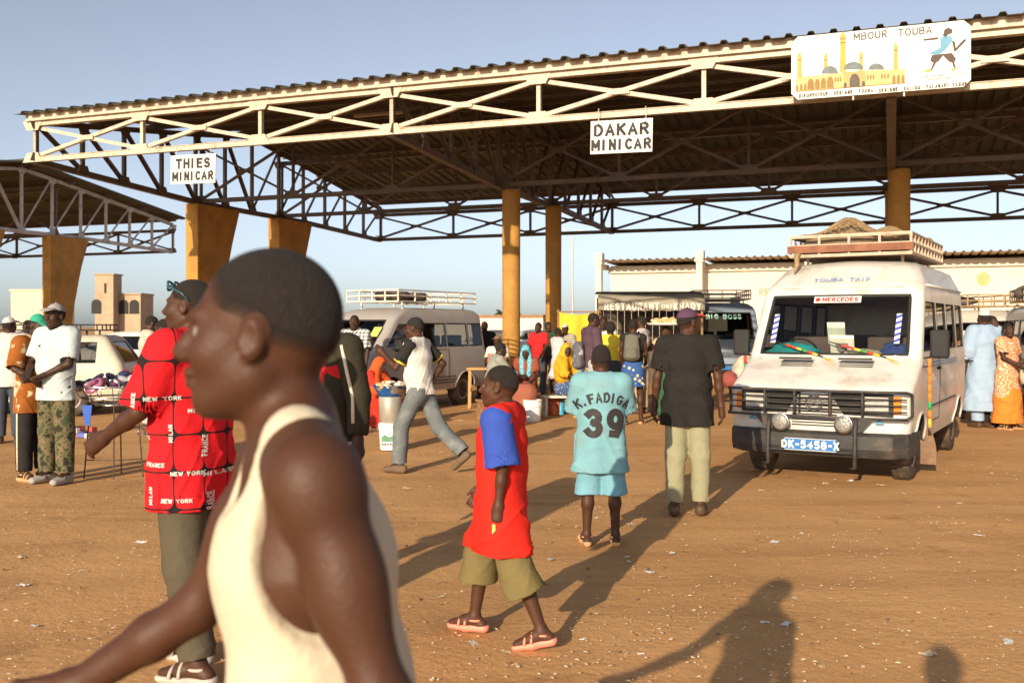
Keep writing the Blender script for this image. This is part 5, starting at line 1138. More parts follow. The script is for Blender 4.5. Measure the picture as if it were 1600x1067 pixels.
    def shoes(s, mat, sandal=False):
        J, k = s.J, s.k
        for n in 'RL':
            S_ = Sdf(); h, t = J['heel' + n], J['toe' + n]; m = h * .5 + t * .5
            if sandal:
                z = np.array((0, 0, .024)) * k; d = (t - h) / np.linalg.norm(t - h)
                S_.cone(h - z * .75 - d * .012, m - z * .75, .036 * k, .034 * k, .02, wide=(1, 0, 0), ratio=1.08); S_.cone(m - z * .75, t - z * .55, .034 * k, .030 * k, .02, wide=(1, 0, 0), ratio=1.5)
                up = np.cross((1, 0, 0), d); S_.clip(h - z * .15, up); o = sdf_obj('sandal', S_, min(s.res, .008), mat, s.root)
                w = .050 * k; c = h * .3 + t * .7; mb = MB()
                for cc, hh, ww in ((c, .046, .052), (h * .5 + t * .5, .066, .046)):
                    mb.tube([tuple(cc + np.array((math.cos(a) * ww * k, 0, (math.sin(a) * hh - .008) * k))) for a in np.linspace(0, math.pi, 9)], .009 * k, 6)
                mb.tube([tuple(J['an' + n] + np.array((math.cos(a) * .040 * k, math.sin(a) * .046 * k - .004, -.02 * k))) for a in np.linspace(0, 6.28, 13)[:-1]], .008 * k, 6, True); mb.build('strap', mat, o, True)
            else:
                S_.cone(h + [0, 0, .012 * k], m + [0, 0, .012 * k], .040 * k, .041 * k, .02); S_.cone(m + [0, 0, .010 * k], t, .041 * k, .030 * k, .02, wide=(1, 0, 0), ratio=1.3); S_.cone(J['an' + n] - [0, 0, .02 * k], h, .040 * k, .038 * k, .02)
                S_.cone(h - [0, 0, .012 * k], t - [0, 0, .006 * k], .034 * k, .030 * k, .01, wide=(1, 0, 0), ratio=1.35); sdf_obj('shoe', S_, min(s.res, .010), mat, s.root)
    def headwear(s, kind, mat, brim=None, name=None):
        S_ = Sdf(); hs = s.hs; A = s.Rh; res = min(s.res, .009)
        if kind in ('cap', 'beanie', 'kufi', 'hat'):
            S_.ell(s.hp((0, -.015, .03)), (np.array((.079, .101, .092 if kind != 'kufi' else .086))) * hs, .02, M=A)
            if kind == 'kufi': S_.cone(s.hp((0, -.015, .05)), s.hp((0, -.015, .115)), .082 * hs, .078 * hs, .02, flat=True)
            if kind == 'cap': S_.clip(s.hp((0, 0, .042)), A @ np.array((0, .12, -1.)))
            elif kind == 'beanie': S_.clip(s.hp((0, 0, .022)), A @ np.array((0, .35, -.95)))
            elif kind == 'kufi': S_.clip(s.hp((0, 0, .045)), A @ np.array((0, .05, -1.)))
            else: S_.clip(s.hp((0, 0, .035)), A @ np.array((0, .1, -1.)))
            o = sdf_obj(name or kind, S_, res, mat, s.root)
            if kind == 'cap':
                B = Sdf(); B.ell(s.hp((0, .105, .052)), np.array((.072, .085, .020)) * hs, .01, M=A @ rotm('X', R(-10))); B.ell(s.hp((0, .105, .040)), np.array((.075, .088, .018)) * hs, .006, True, A @ rotm('X', R(-10))); sdf_obj('brim', B, .006, brim or mat, o)
                q = s.hp((0, -.015, .124)); obj('button', MB().lathe([(.010, -.006), (.009, .004), (.001, .007)], 10).me('button'), mat, o, tuple(q))
            if kind == 'hat':
                B = Sdf(); B.ell(s.hp((0, 0, .045)), np.array((.125, .14, .012)) * hs, .01, M=A); sdf_obj('brim', B, .006, brim or mat, o)
            return o
        # head scarf, optionally draping over the shoulders
        J, k = s.J, s.k; S_.ell(s.hp((0, -.02, .03)), np.array((.088, .108, .100)) * hs, .02, M=A); S_.ell(s.hp((0, -.055, -.02)), np.array((.08, .07, .10)) * hs, .03, M=A)
        if kind == 'veil':
            for sd in (1, -1): S_.cone(s.hp((sd * .055, .0, -.04)), J['neck'] + s.Rs @ np.array((sd * .06, .02, -.02)) * k, .05 * k, .06 * k, .03); S_.cone(J['neck'] + s.Rs @ np.array((sd * .07, .0, -.02)) * k, J['el' + ('R' if sd > 0 else 'L')], .09 * k, .10 * k, .06)
            S_.cone(s.hp((0, -.06, -.03)), J['chest'] + s.Rs @ np.array((0, -.05, 0)) * k, .085 * k, .15 * k, .05, wide=s.Rs @ np.array((1., 0, 0)), ratio=1.4); S_.cone(J['chest'] + s.Rs @ np.array((0, -.03, 0)) * k, J['waist'], .15 * k, .165 * k, .05, wide=(1, 0, 0), ratio=1.35)
            S_.noise(folds(s.seed + 3, .008, J['waist'][2], J['neck'][2] + .1, 30))
        if kind == 'drape':
            for sd in (1, -1): S_.cone(s.hp((sd * .065, .0, -.02)), J['neck'] + s.Rs @ np.array((sd * .075, .05, -.03)) * k, .04 * k, .05 * k, .02); S_.cone(J['neck'] + s.Rs @ np.array((sd * .075, .06, -.03)) * k, J['waist'] + s.Rs @ np.array((sd * .06, .13, .10)) * k, .05 * k, .045 * k, .03)
            S_.noise(folds(s.seed + 3, .005, J['waist'][2], J['neck'][2], 40))
        S_.ell(s.hp((0, .085, -.035)), np.array((.058, .07, .092)) * hs, .015, True, A)
        return sdf_obj('headscarf', S_, res, mat, s.root)
    def project(s, me, M, depth, off=.004):      # press flat artwork onto a garment
        pass
def press(name, txt, size, target, origin, xdir, updir, mat, parent, bold=.02, sx=1., arc=0., off=.004, spacing=1., shape=None):
    """lettering laid onto a garment by casting rays along the artwork normal"""
    if shape is None: me = text_mesh(txt, size, bold, 'CENTER', 0., sx, spacing)
    else: me = mesh_from('s', [(x, y, 0) for x, y in shape], [tuple(range(len(shape)))])
    bm = bmesh.new(); bm.from_mesh(me); bmesh.ops.triangulate(bm, faces=bm.faces)
    for _ in range(2):
        es = [e for e in bm.edges if e.calc_length() > .02]
        if es: bmesh.ops.subdivide_edges(bm, edges=es, cuts=1); bmesh.ops.triangulate(bm, faces=bm.faces)
    tm = target.data; bvh = BVHTree.FromPolygons([v.co for v in tm.vertices], [p.vertices for p in tm.polygons])
    x = Vector(xdir).normalized(); u = Vector(updir).normalized(); n = x.cross(u).normalized(); u = n.cross(x); o = Vector(origin)
    for v in bm.verts:
        px, py = v.co.x, v.co.y
        if arc: a = px / arc; px, py = math.sin(a) * (arc + py), math.cos(a) * (arc + py) - arc
        p = o + x * px + u * py; h = bvh.ray_cast(p + n * .5, -n)
        v.co = (h[0] + n * (off + v.co.z * 4)) if h[0] is not None else p
    bm.to_mesh(me); bm.free(); return obj(name, me, mat, parent)
# ================================================================ people
def patmat(name, kind, cols, scale=10., thr=.5):
    if name in MATS: return MATS[name]
    m = bpy.data.materials.new(name); m.use_nodes = True; N = m.node_tree.nodes; L = m.node_tree.links; b = N['Principled BSDF']; b.inputs['Roughness'].default_value = .88; b.inputs['Specular IOR Level'].default_value = .2
    tc = N.new('ShaderNodeTexCoord'); sx = N.new('ShaderNodeSeparateXYZ'); L.new(tc.outputs['Object'], sx.inputs[0])
    def ma(op, a, bb=None, c=None):
        q = N.new('ShaderNodeMath'); q.operation = op
        for i, v in enumerate((a, bb, c)):
            if v is None: continue
            if isinstance(v, (int, float)): q.inputs[i].default_value = v
            else: L.new(v, q.inputs[i])
        return q.outputs[0]
    def ramp(i, st, const=True):
        r = N.new('ShaderNodeValToRGB'); L.new(i, r.inputs[0]); e = r.color_ramp.elements
        if const: r.color_ramp.interpolation = 'CONSTANT'
        e[0].position, e[0].color = st[0][0], (*st[0][1], 1); e[1].position, e[1].color = st[1][0], (*st[1][1], 1)
        for p, c in st[2:]: k = e.new(p); k.color = (*c, 1)
        return r.outputs[0]
    def noise(s, d=3):
        q = N.new('ShaderNodeTexNoise'); q.inputs['Scale'].default_value = s; q.inputs['Detail'].default_value = d; L.new(tc.outputs['Object'], q.inputs[0]); return q.outputs[0]
    lat = ma('ADD', sx.outputs[0], ma('MULTIPLY', sx.outputs[1], -.75)); z = sx.outputs[2]
    if kind == 'camo': c = ramp(noise(scale, 2), [(0, cols[0]), (.42, cols[1]), (.50, cols[2]), (.58, cols[3])])
    elif kind == 'dye': c = ramp(noise(scale, 4), [(0, cols[0]), (.55, cols[0]), (.61, cols[1]), (.7, cols[1])], False)
    elif kind == 'check':
        f = lambda v: ma('LESS_THAN', ma('FRACT', ma('MULTIPLY', v, scale)), thr); c = ramp(ma('MULTIPLY', ma('ADD', f(lat), f(z)), .45), [(0, cols[0]), (.3, cols[1]), (.7, cols[2])])
    elif kind == 'stripe': c = ramp(ma('FRACT', ma('MULTIPLY', z, scale)), [(0, cols[0]), (thr, cols[1])])
    elif kind == 'flower':
        v = N.new('ShaderNodeTexVoronoi'); v.inputs['Scale'].default_value = scale; L.new(tc.outputs['Object'], v.inputs[0]); c = ramp(v.outputs['Distance'], [(0, cols[2]), (.14, cols[1]), (thr, cols[0])])
    elif kind == 'ring':
        v = N.new('ShaderNodeTexVoronoi'); v.inputs['Scale'].default_value = scale; L.new(tc.outputs['Object'], v.inputs[0]); c = ramp(ma('FRACT', ma('MULTIPLY', v.outputs['Distance'], 3.2)), [(0, cols[0]), (.55, cols[1]), (.8, cols[0])])
    elif kind == 'tile':
        def h(v, o): return ma('POWER', ma('ABSOLUTE', ma('MULTIPLY', ma('SUBTRACT', ma('FRACT', ma('ADD', ma('MULTIPLY', v, scale), o)), .5), 2)), 5)
        c = ramp(ma('ADD', h(lat, 0), h(z, .2)), [(0, cols[0]), (thr, cols[1])])
    nz = noise(8, 5); mr = N.new('ShaderNodeMapRange'); mr.inputs[3].default_value = .82; mr.inputs[4].default_value = 1.15; L.new(nz, mr.inputs[0]); mx = N.new('ShaderNodeMix'); mx.data_type = 'RGBA'; mx.blend_type = 'MULTIPLY'; mx.inputs[0].default_value = 1; L.new(c, mx.inputs[6]); L.new(mr.outputs[0], mx.inputs[7]); L.new(mx.outputs[2], b.inputs['Base Color'])
    bp = N.new('ShaderNodeBump'); bp.inputs['Strength'].default_value = .25; bp.inputs['Distance'].default_value = .02; L.new(noise(26, 5), bp.inputs['Height']); L.new(bp.outputs[0], b.inputs['Normal'])
    MATS[name] = m; return m
def sleeve(p, n, mat, length, r0, r1, name='sleeve'):
    J = p.J; S_ = Sdf(); a, e, w = J['sh' + n], J['el' + n], J['wr' + n]
    S_.ell(a, (r0 * 1.02,) * 3, .02)
    if length <= 1: q = a + (e - a) * length; S_.cone(a, q, r0, r1, .02, flat=True); d = e - a
    else: q = e + (w - e) * (length - 1); S_.cone(a, e, r0, (r0 + r1) / 2, .02); S_.cone(e, q, (r0 + r1) / 2, r1, .02, flat=True); d = w - e
    d = d / np.linalg.norm(d); S_.noise(folds(p.seed + 2, .004, q[2], a[2], 34)); S_.cone(q - d * .04, q + d * .03, r1 - .009, r1 - .008, .004, True)
    return sdf_obj(name, S_, p.res, mat, p.root)
W_ = cloth('white', (.60, .575, .53)); OLV = cloth('olive', (.16, .125, .05)); JEAN = cloth('jeans', (.13, .145, .15), dirt=(.30, .30, .27), dscale=5); DKJ = cloth('dark_jeans', (.05, .06, .075)); BLK = cloth('black', (.022, .020, .018)); BEI = cloth('beige', (.42, .36, .26)); GRYT = cloth('grey_trousers', (.34, .34, .33))
BRN = mk('brown_shoe', (.08, .045, .025), .6, .2, 10, .1); SND = mk('tan_sandal', (.50, .30, .14), .6, .1, 10, .05)

# --- foreground man in cream tank top
p = Person('man in cream ribbed tank top striding past in profile', (-.225, 1.42), 90, 1.76, armR=(30, 6, 57, 2), armL=(-19, 8, -14, 4), legR=(24, 3, 4), legL=(-16, 3, -34, 20), lean=11, res=.0062, skin=1, bulk=.89, seed=3, nod=-11, twist=20, yaw=-20)
p.body(eyes=True); p.tank(mk('cloth_ribbed_cream', (.58, .50, .37), .9, .06, 6, .25, 40, spec=.2), ease=.014); p.trousers(cloth('charcoal', (.05, .045, .04)), 1., .02); p.shoes(BRN)
# --- photographer: only the shadow falls into the picture
p = Person('photographer in dark shirt whose head shadow falls on the foreground dirt', (-.02, -.25), 0, 1.83, armR=(-4, 14, 120, -34), armL=(-4, 14, 120, -34), res=.014, skin=1, seed=8); p.body(); p.shirt(DKJ, .6); p.trousers(BEI); p.shoes(BRN)
# --- red printed shirt
RP = patmat('red_tile_print', 'tile', [(.62, .012, .018), (.02, .012, .012)], 6.0, .78)
p = Person('man in red shirt printed with black-edged squares, sunglasses pushed up', (-1.50, 4.68), 70, 1.83, armR=(6, 10, 30, 4), armL=(18, 16, 60, -6), legR=(7, 3, 4), legL=(-6, 3, -10), res=.008, skin=0, seed=11, bulk=.95, yaw=15)
p.body(); sh = p.shirt(RP, .98, -.20, .040, amp=.010, sr=.092); p.trousers(cloth('dark_olive', (.085, .07, .045)), .97, .03); p.shoes(mk('pale_shoe', (.45, .40, .34), .6), True)
A_ = R(70); vx = Vector((math.cos(A_), -math.sin(A_), 0)); 
cv = Vector((0, 0, 1))
for i, (px, pz, t, rz) in enumerate([(-.16, 1.28, 'FRANCE', 1), (-.05, 1.30, 'NEW YORK', 0), (.08, 1.24, 'MILAN', 0), (-.20, 1.12, 'NEW YORK', 0), (-.03, 1.14, 'MILAN', 1), (.10, 1.08, 'FRANCE', 1), (-.10, 1.0, 'FRANCE', 0), (.04, .96, 'NEW YORK', 0), (.14, .95, 'MILAN', 0), (-.12, .86, 'MILAN', 1), (.0, .84, 'NEW YORK', 0), (.12, .82, 'FRANCE', 1)]):
    xd = vx if not rz else cv; ud = cv if not rz else -vx
    press('print_lettering', t, .027, sh, vx * px + Vector((0, 0, pz)), xd, ud, M_white, sh, .03, 1.0, off=.005)
g = MB(); hp = lambda v: Vector(p.hp(v))
for sd in (1, -1): g.tube([hp((sd * (.036 + .026 * math.cos(a)), .082 - .01 * abs(math.cos(a)), .085 + .02 * math.sin(a))) for a in np.linspace(0, 6.28, 13)[:-1]], .006, 6, True); g.tube([hp((sd * .064, .072, .085)), hp((sd * .082, .0, .05)), hp((sd * .084, -.03, .02))], .004, 6)
g.tube([hp((-.012, .09, .087)), hp((.012, .09, .087))], .004, 6); g.build('sunglasses', mk('teal_plastic', (.03, .10, .12), .3), p.root, True)
# --- jacket man
p = Person('man in dark jacket with cream sleeve stripe over a red shirt', (-1.13, 6.05), 140, 1.80, armL=(-4, 14, 4, 4), armR=(5, 10, 15, 4), res=.010, skin=2, seed=14); p.body()
p.shirt(cloth('red', (.50, .02, .02)), 0, -.10, .024); p.trousers(cloth('white_track', (.6, .58, .54))); p.shoes(BRN); jm = cloth('jacket_dark', (.035, .030, .018))
for n in 'LR':
    o = sleeve(p, n, jm, 1.9, .088, .062); a, e, w = (Vector(p.J[q + n]) for q in ('sh', 'el', 'wr')); od = Vector((-.4 if n == 'L' else .4, .9, 0)).normalized() if n == 'L' else Vector((1, 0, 0))
    MB().tube([a + od * .088 + Vector((0, 0, .02)), a * .5 + e * .5 + od * .083, e + od * .078, e * .4 + w * .6 + od * .071], .011, 6).build('stripe', cloth('cream', (.66, .58, .44)), o, True)
S_ = Sdf(); J = p.J; S_.cone(J['chest'], J['pel'] - [0, 0, .06], .150, .158, .05, wide=(1, 0, 0), ratio=1.3); S_.cone(J['shR'], J['shL'], .076, .076, .05); S_.clip(J['pel'] - [0, 0, .05], (0, 0, -1)); S_.ell(J['chest'] + np.array((0, .20, -.1)), (.13, .17, .6), .02, True); S_.cone(J['neck'] - [0, 0, .03], J['neck'] + [0, 0, .15], .07, .08, .01, True); sdf_obj('jacket', S_, .011, jm, p.root)
# --- boy in red and blue
p = Person('boy in red shirt with blue sleeves, olive shorts and pink sandals', (-.05, 5.14), 76, 1.40, armL=(-10, 8, 6, 2), armR=(18, 8, 30, 4), legR=(25, 3, 6, 0), legL=(-16, 3, -24, 12), res=.0068, skin=1, head=1.13, seed=21, bulk=.86); p.body(eyes=True)
rm = cloth('bright_red', (.68, .022, .012)); p.shirt(rm, .3, -.35, .038, flare=.012, amp=.011, sr=.07)
bl = cloth('royal_blue', (.035, .075, .36))
for n in 'LR': sleeve(p, n, bl, 1.0, .078, .090)
MB().tube([Vector(p.J['neck']) + Vector((.062 * math.cos(a), .062 * math.sin(a) + .0, -.012 + .012 * math.sin(a))) for a in np.linspace(0, 6.28, 19)[:-1]], .009, 6, True).build('collar', bl, p.root, True)
t = p.trousers(OLV, .70, .036, flare=.035, name='shorts', amp=.006); p.shoes(mk('pink_sandal', (.78, .26, .18), .5, .08, 10, .03), True)
h = Vector(p.J['wrL']) + Vector(p.J['fdL']) * .10; tag(MB().box((0, 0, 0), (.018, .035, .075), Matrix.Rotation(.3, 3, 'X')).build('packet', mk('yellow_packet', (.75, .55, .15), .6), None, bevel=.004, loc=tuple(p.root.matrix_basis @ (h + Vector((.0, .01, -.02))))), 'small yellow packet held in the hand of the red shirted boy', 'packet')
press('label_patch', '', 1, t, (-.12, .06, .60), (0, -1, 0), (0, 0, 1), M_white, t, shape=[(-.03, -.012), (.03, -.012), (.03, .012), (-.03, .012)], off=.004)
# --- boy 39
LB = cloth('pale_blue', (.165, .345, .395), dirt=(.25, .26, .19), dscale=4, damount=.5)
p = Person('boy seen from behind in pale blue football shirt number 39', (.665, 7.42), 2, 1.45, armL=(24, 10, 75, -20), armR=(24, 12, 75, -20), legR=(0, 4, 0), legL=(3, 4, 0), res=.008, skin=0, head=1.12, seed=31, bulk=.84); p.body()
sh = p.shirt(LB, 1.0, -.30, .036, flare=.02, amp=.010, sr=.080); p.trousers(cloth('sky_blue', (.155, .34, .42)), .56, .036, flare=.03, name='shorts'); p.shoes(SND, True)
k = p.k; press('name_lettering', 'K.FADIGA', .105, sh, (0, -.1, 1.10), (1, 0, 0), (0, 0, 1), M_ink, sh, .02, .84, arc=.34); press('number_lettering', '39', .30, sh, (.01, -.1, .91), (1, 0, 0), (0, 0, 1), M_ink, sh, .035, .78)
# --- black T-shirt man
p = Person('man seen from behind in faded black T-shirt and baseball cap', (1.52, 8.62), -12, 1.76, armL=(2, 15, 8, 6), armR=(-3, 15, 4, 6), legR=(3, 2, 2), legL=(-2, 2, -3), yaw=-48, res=.008, skin=0, seed=41, bulk=.90); p.body()
p.shirt(cloth('faded_black', (.017, .0155, .0135), dirt=(.034, .030, .026), dscale=3), .78, -.19, .036, amp=.011, sr=.088); p.trousers(cloth('pale_olive', (.27, .26, .16), dirt=(.36, .34, .25), dscale=4), .97, .026); p.shoes(BRN); p.headwear('cap', cloth('plum', (.09, .045, .085)), cloth('brick_red', (.42, .07, .05)))
# --- runner
p = Person('man in white vest over dark T-shirt striding in jeans', (-1.02, 11.1), 66, 1.75, armL=(30, 12, 128, -12), armR=(-38, 22, 12, -42), legR=(-24, 3, -48, 40), legL=(26, 3, 2), lean=5, yaw=10, res=.0095, skin=0, seed=51); p.body()
p.shirt(W_, 0, -.06, .030, amp=.012, name='vest')
for n in 'LR': sleeve(p, n, BLK, .72, .072, .068); a, e = Vector(p.J['sh' + n]), Vector(p.J['el' + n]); MB().tube([a + (e - a) * .68, a + (e - a) * .76], .0715, 18).build('cuff', cloth('cuff_yellow', (.70, .48, .06)), p.root, True)
p.trousers(JEAN, .98, .024, flare=.014); p.shoes(mk('dusty_shoe', (.13, .085, .05), .8)); p.headwear('beanie', BLK)
# --- left group
p = Person('man in pale blue T-shirt and camouflage trousers with grey cap', gp(88, 753), 158, 1.84, armR=(18, 10, 58, -30), armL=(14, 8, 52, -44), yaw=6, res=.0095, skin=2, seed=61); p.body(); sh = p.shirt(cloth('ice_blue', (.44, .50, .51)), .85, -.14, .044, amp=.006, sr=.088)
p.trousers(patmat('camouflage', 'camo', [(.03, .03, .02), (.10, .10, .05), (.17, .12, .07), (.06, .075, .035)], 13), .98, .034); p.shoes(mk('grey_shoe', (.30, .28, .26), .7)); p.headwear('cap', cloth('grey_cap', (.34, .31, .31)))
press('cat_logo', '', 1, sh, (.07, .1, 1.42), (-1, 0, 0), (0, 0, 1), M_ink, sh, shape=[(-.03, -.01), (.0, -.004), (.03, -.02), (.015, .005), (.03, .022), (.0, .008)], off=.005)
p = Person('man in brown tie-dyed shirt and green cap', gp(52, 748), -112, 1.74, armR=(10, 22, 62, -10), armL=(16, 12, 62, -18), yaw=-8, nod=14, lean=3, res=.0095, skin=2, seed=62); p.body(); p.shirt(patmat('tie_dye', 'dye', [(.27, .085, .015), (.66, .52, .33)], 5.5), 1.0, -.24, .036, amp=.007, sr=.09); t = p.trousers(BLK, .98, .03); p.shoes(SND, True); p.headwear('cap', cloth('green_cap', (.03, .30, .19)))
for n in 'LR':
    sd = 1 if n == 'R' else -1; MB().tube([Vector(p.J['hip' + n]) + Vector((sd * .118, 0, -.05)), Vector(p.J['kn' + n]) + Vector((sd * .098, 0, 0)), Vector(p.J['an' + n]) + Vector((sd * .082, 0, .03))], .010, 6).build('side_stripe', cloth('cream', (0, 0, 0)), t, True)
p = Person('man in white T-shirt and white cap with his back turned', gp(14, 692), 20, 1.74, armL=(20, 8, 60, -8), armR=(14, 8, 50, -8), legR=(-6, 3, -14), legL=(8, 3, 2), yaw=-30, res=.012, skin=2, seed=63); p.body(); p.shirt(cloth('grey_white', (.58, .55, .51)), .8, -.16, .036, sr=.085); p.trousers(DKJ, .98, .026); p.shoes(BRN); p.headwear('cap', W_)
p = Person('man in black cap standing half hidden behind the estate car', (-10.6, 21.8), 150, 1.74, res=.016, skin=2, seed=64); p.body(); p.shirt(DKJ, .6); p.trousers(BLK); p.shoes(BRN); p.headwear('cap', BLK)
p = Person('man in white checked shirt looking down beside the parked cars', gp(232, 672), -60, 1.78, armR=(14, 8, 50, -8), armL=(14, 8, 50, -8), nod=20, res=.012, skin=2, seed=65); p.body(); p.shirt(patmat('pale_check', 'check', [(.52, .46, .38), (.42, .34, .27), (.36, .24, .18)], 22, .14), .9, -.12, .034, sr=.082); p.trousers(cloth('pale_grey', (.42, .40, .37)), .98, .026); p.shoes(BRN)
p = Person('vendor in mustard trousers reaching toward the wire display stand', (-3.86, 11.3), 75, 1.70, armL=(30, 10, 62, 0), armR=(30, 8, 70, -6), lean=8, res=.012, skin=2, seed=66); p.body(); p.shirt(cloth('brown_shirt', (.10, .05, .03)), .7, -.1, .03); p.trousers(cloth('mustard', (.42, .24, .02)), .95, .03); p.shoes(SND, True)
# --- by the grey minibus
p = Person('man in black and white plaid shirt standing before the grey minibus', (-2.72, 17.2), 176, 1.80, armL=(4, 8, 14, -4), armR=(8, 10, 22, -6), res=.012, skin=2, seed=71); p.body(); p.shirt(patmat('plaid', 'check', [(.62, .62, .58), (.22, .23, .24), (.03, .03, .035)], 16, .34), .85, -.14, .034, sr=.082); p.trousers(DKJ, .98, .026); p.shoes(BRN)
p = Person('woman in orange headscarf and red wrap crouched behind the bread basin', (-2.24, 15.9), -120, 1.62, armR=(30, 10, 70, -10), armL=(30, 10, 70, -10), legR=(100, 12, -22), legL=(100, 12, -22), lean=14, res=.013, skin=0, fem=True, seed=72); p.body(hairc=False); orr = cloth('orange_red', (.62, .09, .02)); p.shirt(cloth('deep_red', (.40, .03, .015)), 1.4, -.05, .03); p.skirt(cloth('deep_red', (0, 0, 0)), .05, .22); p.headwear('veil', orr); p.shoes(SND, True)
p = Person('driver in red shirt sitting inside the grey minibus', (gc.x - .62, gc.y - .72), 150, 1.70, legR=(85, 4, 10), legL=(85, 4, 10), armL=(40, 8, 75, 0), armR=(40, 8, 75, 0), res=.018, skin=2, seed=73, zoff=.36); p.body(); p.shirt(cloth('red', (0, 0, 0)), .7); p.trousers(BLK)
p = Person('passenger in blue veil sitting inside the grey minibus', (gc.x + .38, gc.y + .10), 150, 1.62, legR=(85, 4, 10), legL=(85, 4, 10), res=.018, skin=2, seed=74, zoff=.36, fem=True); p.body(hairc=False); p.shirt(cloth('blue_wrap', (.05, .13, .38)), 1.5); p.trousers(BLK); p.headwear('veil', cloth('white_veil', (.6, .58, .56)))
# --- market under the canopy
p = Person('person in black standing right behind the grey minibus', (-.62, 22.6), 170, 1.72, res=.016, skin=2, seed=81); p.body(); p.shirt(BLK, 1.8); p.trousers(BLK); p.shoes(BRN)
p = Person('woman in white shirt and brown hat seated at the wooden table', (-.30, 20.6), 172, 1.66, legR=(85, 5, 0), legL=(85, 5, 0), armR=(30, 12, 75, -20), armL=(30, 12, 75, -20), res=.014, skin=2, fem=True, seed=82, zoff=.12); p.body(); p.shirt(W_, .8); p.trousers(BEI); p.shoes(SND); p.headwear('hat', cloth('brown_hat', (.22, .12, .07)))
p = Person('man in grey shirt and black beanie seated with his back to the boy', (-.38, 17.3), -70, 1.70, legR=(88, 5, -4), legL=(82, 5, 6), lean=16, armR=(35, 6, 75, -8), armL=(35, 6, 75, -8), res=.012, skin=2, seed=83); p.body(); p.shirt(cloth('grey_shirt', (.27, .27, .23)), 1.85, -.08, .032); p.trousers(cloth('pale_grey', (0, 0, 0)), .98, .024); p.shoes(BRN); p.headwear('beanie', BLK)
for i, (lab, x, y, f, m, sl) in enumerate((('person in bright red top standing just right of the round column', .62, 23.2, 150, cloth('red', (0, 0, 0)), .9), ('person in dark green top behind the red topped person', .88, 24.4, -160, cloth('dark_green', (.03, .09, .05)), .9), ('girl in pale pink dress between the two ochre columns', 1.02, 22.2, -60, cloth('pale_pink', (.60, .48, .50)), 1.0))):
    p = Person(lab, (x, y), f, (1.70, 1.72, 1.58)[i], armR=(12, 8, 45, -6), armL=(12, 8, 45, -6), res=.016, skin=2, seed=84 + i, fem=i == 2); p.body(); p.shirt(m, sl); (p.skirt(m, .45, .22) if i == 2 else p.trousers(DKJ)); p.shoes(BRN)
TQ = patmat('turquoise_print', 'flower', [(.10, .36, .45), (.62, .72, .72), (.05, .20, .30)], 38, .30)
p = Person('woman in turquoise patterned headscarf seated behind the white bucket', (.26, 17.6), 172, 1.64, legR=(84, 12, 0), legL=(84, 12, 0), lean=8, nod=10, armR=(26, 12, 62, -22), armL=(26, 12, 62, -22), res=.011, skin=2, fem=True, seed=88); p.body(hairc=False); p.shirt(cloth('rust_top', (.24, .06, .035)), .8); p.skirt(cloth('rust_skirt', (.30, .10, .06)), .12, .2); p.headwear('drape', TQ); p.shoes(SND, True)
p = Person('woman wrapped in mustard yellow veil seated on the white bench', (.93, 18.1), -130, 1.66, legR=(84, 6, 4), legL=(84, 6, 4), lean=6, armR=(30, 8, 70, -10), armL=(30, 8, 70, -10), res=.012, skin=2, fem=True, seed=89, yaw=-30); p.body(hairc=False); p.shirt(cloth('mustard_wrap', (.60, .30, .02)), 1.7); p.skirt(patmat('blue_print', 'flower', [(.05, .09, .22), (.55, .5, .45), (.4, .1, .08)], 26, .28), .08, .2); p.headwear('veil', cloth('mustard_veil', (.66, .33, .02))); p.shoes(SND, True)
p = Person('person in striped shirt and white cap standing by the yellow cloth', (1.20, 22.4), 165, 1.66, res=.015, skin=2, seed=90); p.body(); p.shirt(patmat('stripes', 'stripe', [(.55, .50, .40), (.08, .06, .05)], 26, .5), .9); p.trousers(BEI); p.shoes(BRN); p.headwear('cap', W_)
p = Person('man in purple sweater and grey trousers holding a dark bag', (1.36, 17.0), -68, 1.84, armR=(4, 8, 18, 2), armL=(6, 10, 30, 0), nod=14, res=.011, skin=2, seed=91); p.body(); p.shirt(cloth('plum_sweater', (.085, .050, .065)), 1.92, -.08, .034); p.trousers(GRYT, .98, .034); p.shoes(BRN)
h = p.root.matrix_basis @ (Vector(p.J['wrR']) + Vector((.0, .02, -.14))); tag(MB().box((0, 0, 0), (.10, .26, .16)).build('handbag', BLK, None, bevel=.03, loc=tuple(h)), 'small black bag in the hand of the purple sweater man', 'bag')
p = Person('man in white printed T-shirt facing out beside the purple sweater', (1.78, 19.4), 172, 1.80, res=.014, skin=2, seed=92); p.body(); p.shirt(W_, .8); p.trousers(DKJ); p.shoes(BRN)
p = Person('woman in yellow top seen from behind near the food stall', (1.80, 18.2), 8, 1.68, res=.012, skin=0, fem=True, seed=93, armR=(14, 8, 50, -6), armL=(14, 8, 50, -6)); p.body(); p.hair(None, .022, .05); p.shirt(cloth('lemon', (.72, .55, .05)), .25, -.06, .018); p.skirt(DKJ, .35, .17); p.shoes(SND, True)
p = Person('woman with grey backpack and blue floral skirt', (2.02, 16.6), -14, 1.74, armL=(10, 8, 40, -4), armR=(16, 8, 60, -6), legR=(12, 3, 2), legL=(-8, 3, -14), res=.011, skin=0, fem=True, seed=94); p.body(); p.shirt(BLK, 0., -.06, .016); p.skirt(patmat('floral', 'flower', [(.035, .09, .26), (.68, .55, .25), (.6, .25, .05)], 11, .30), .62, .18); p.shoes(SND, True)
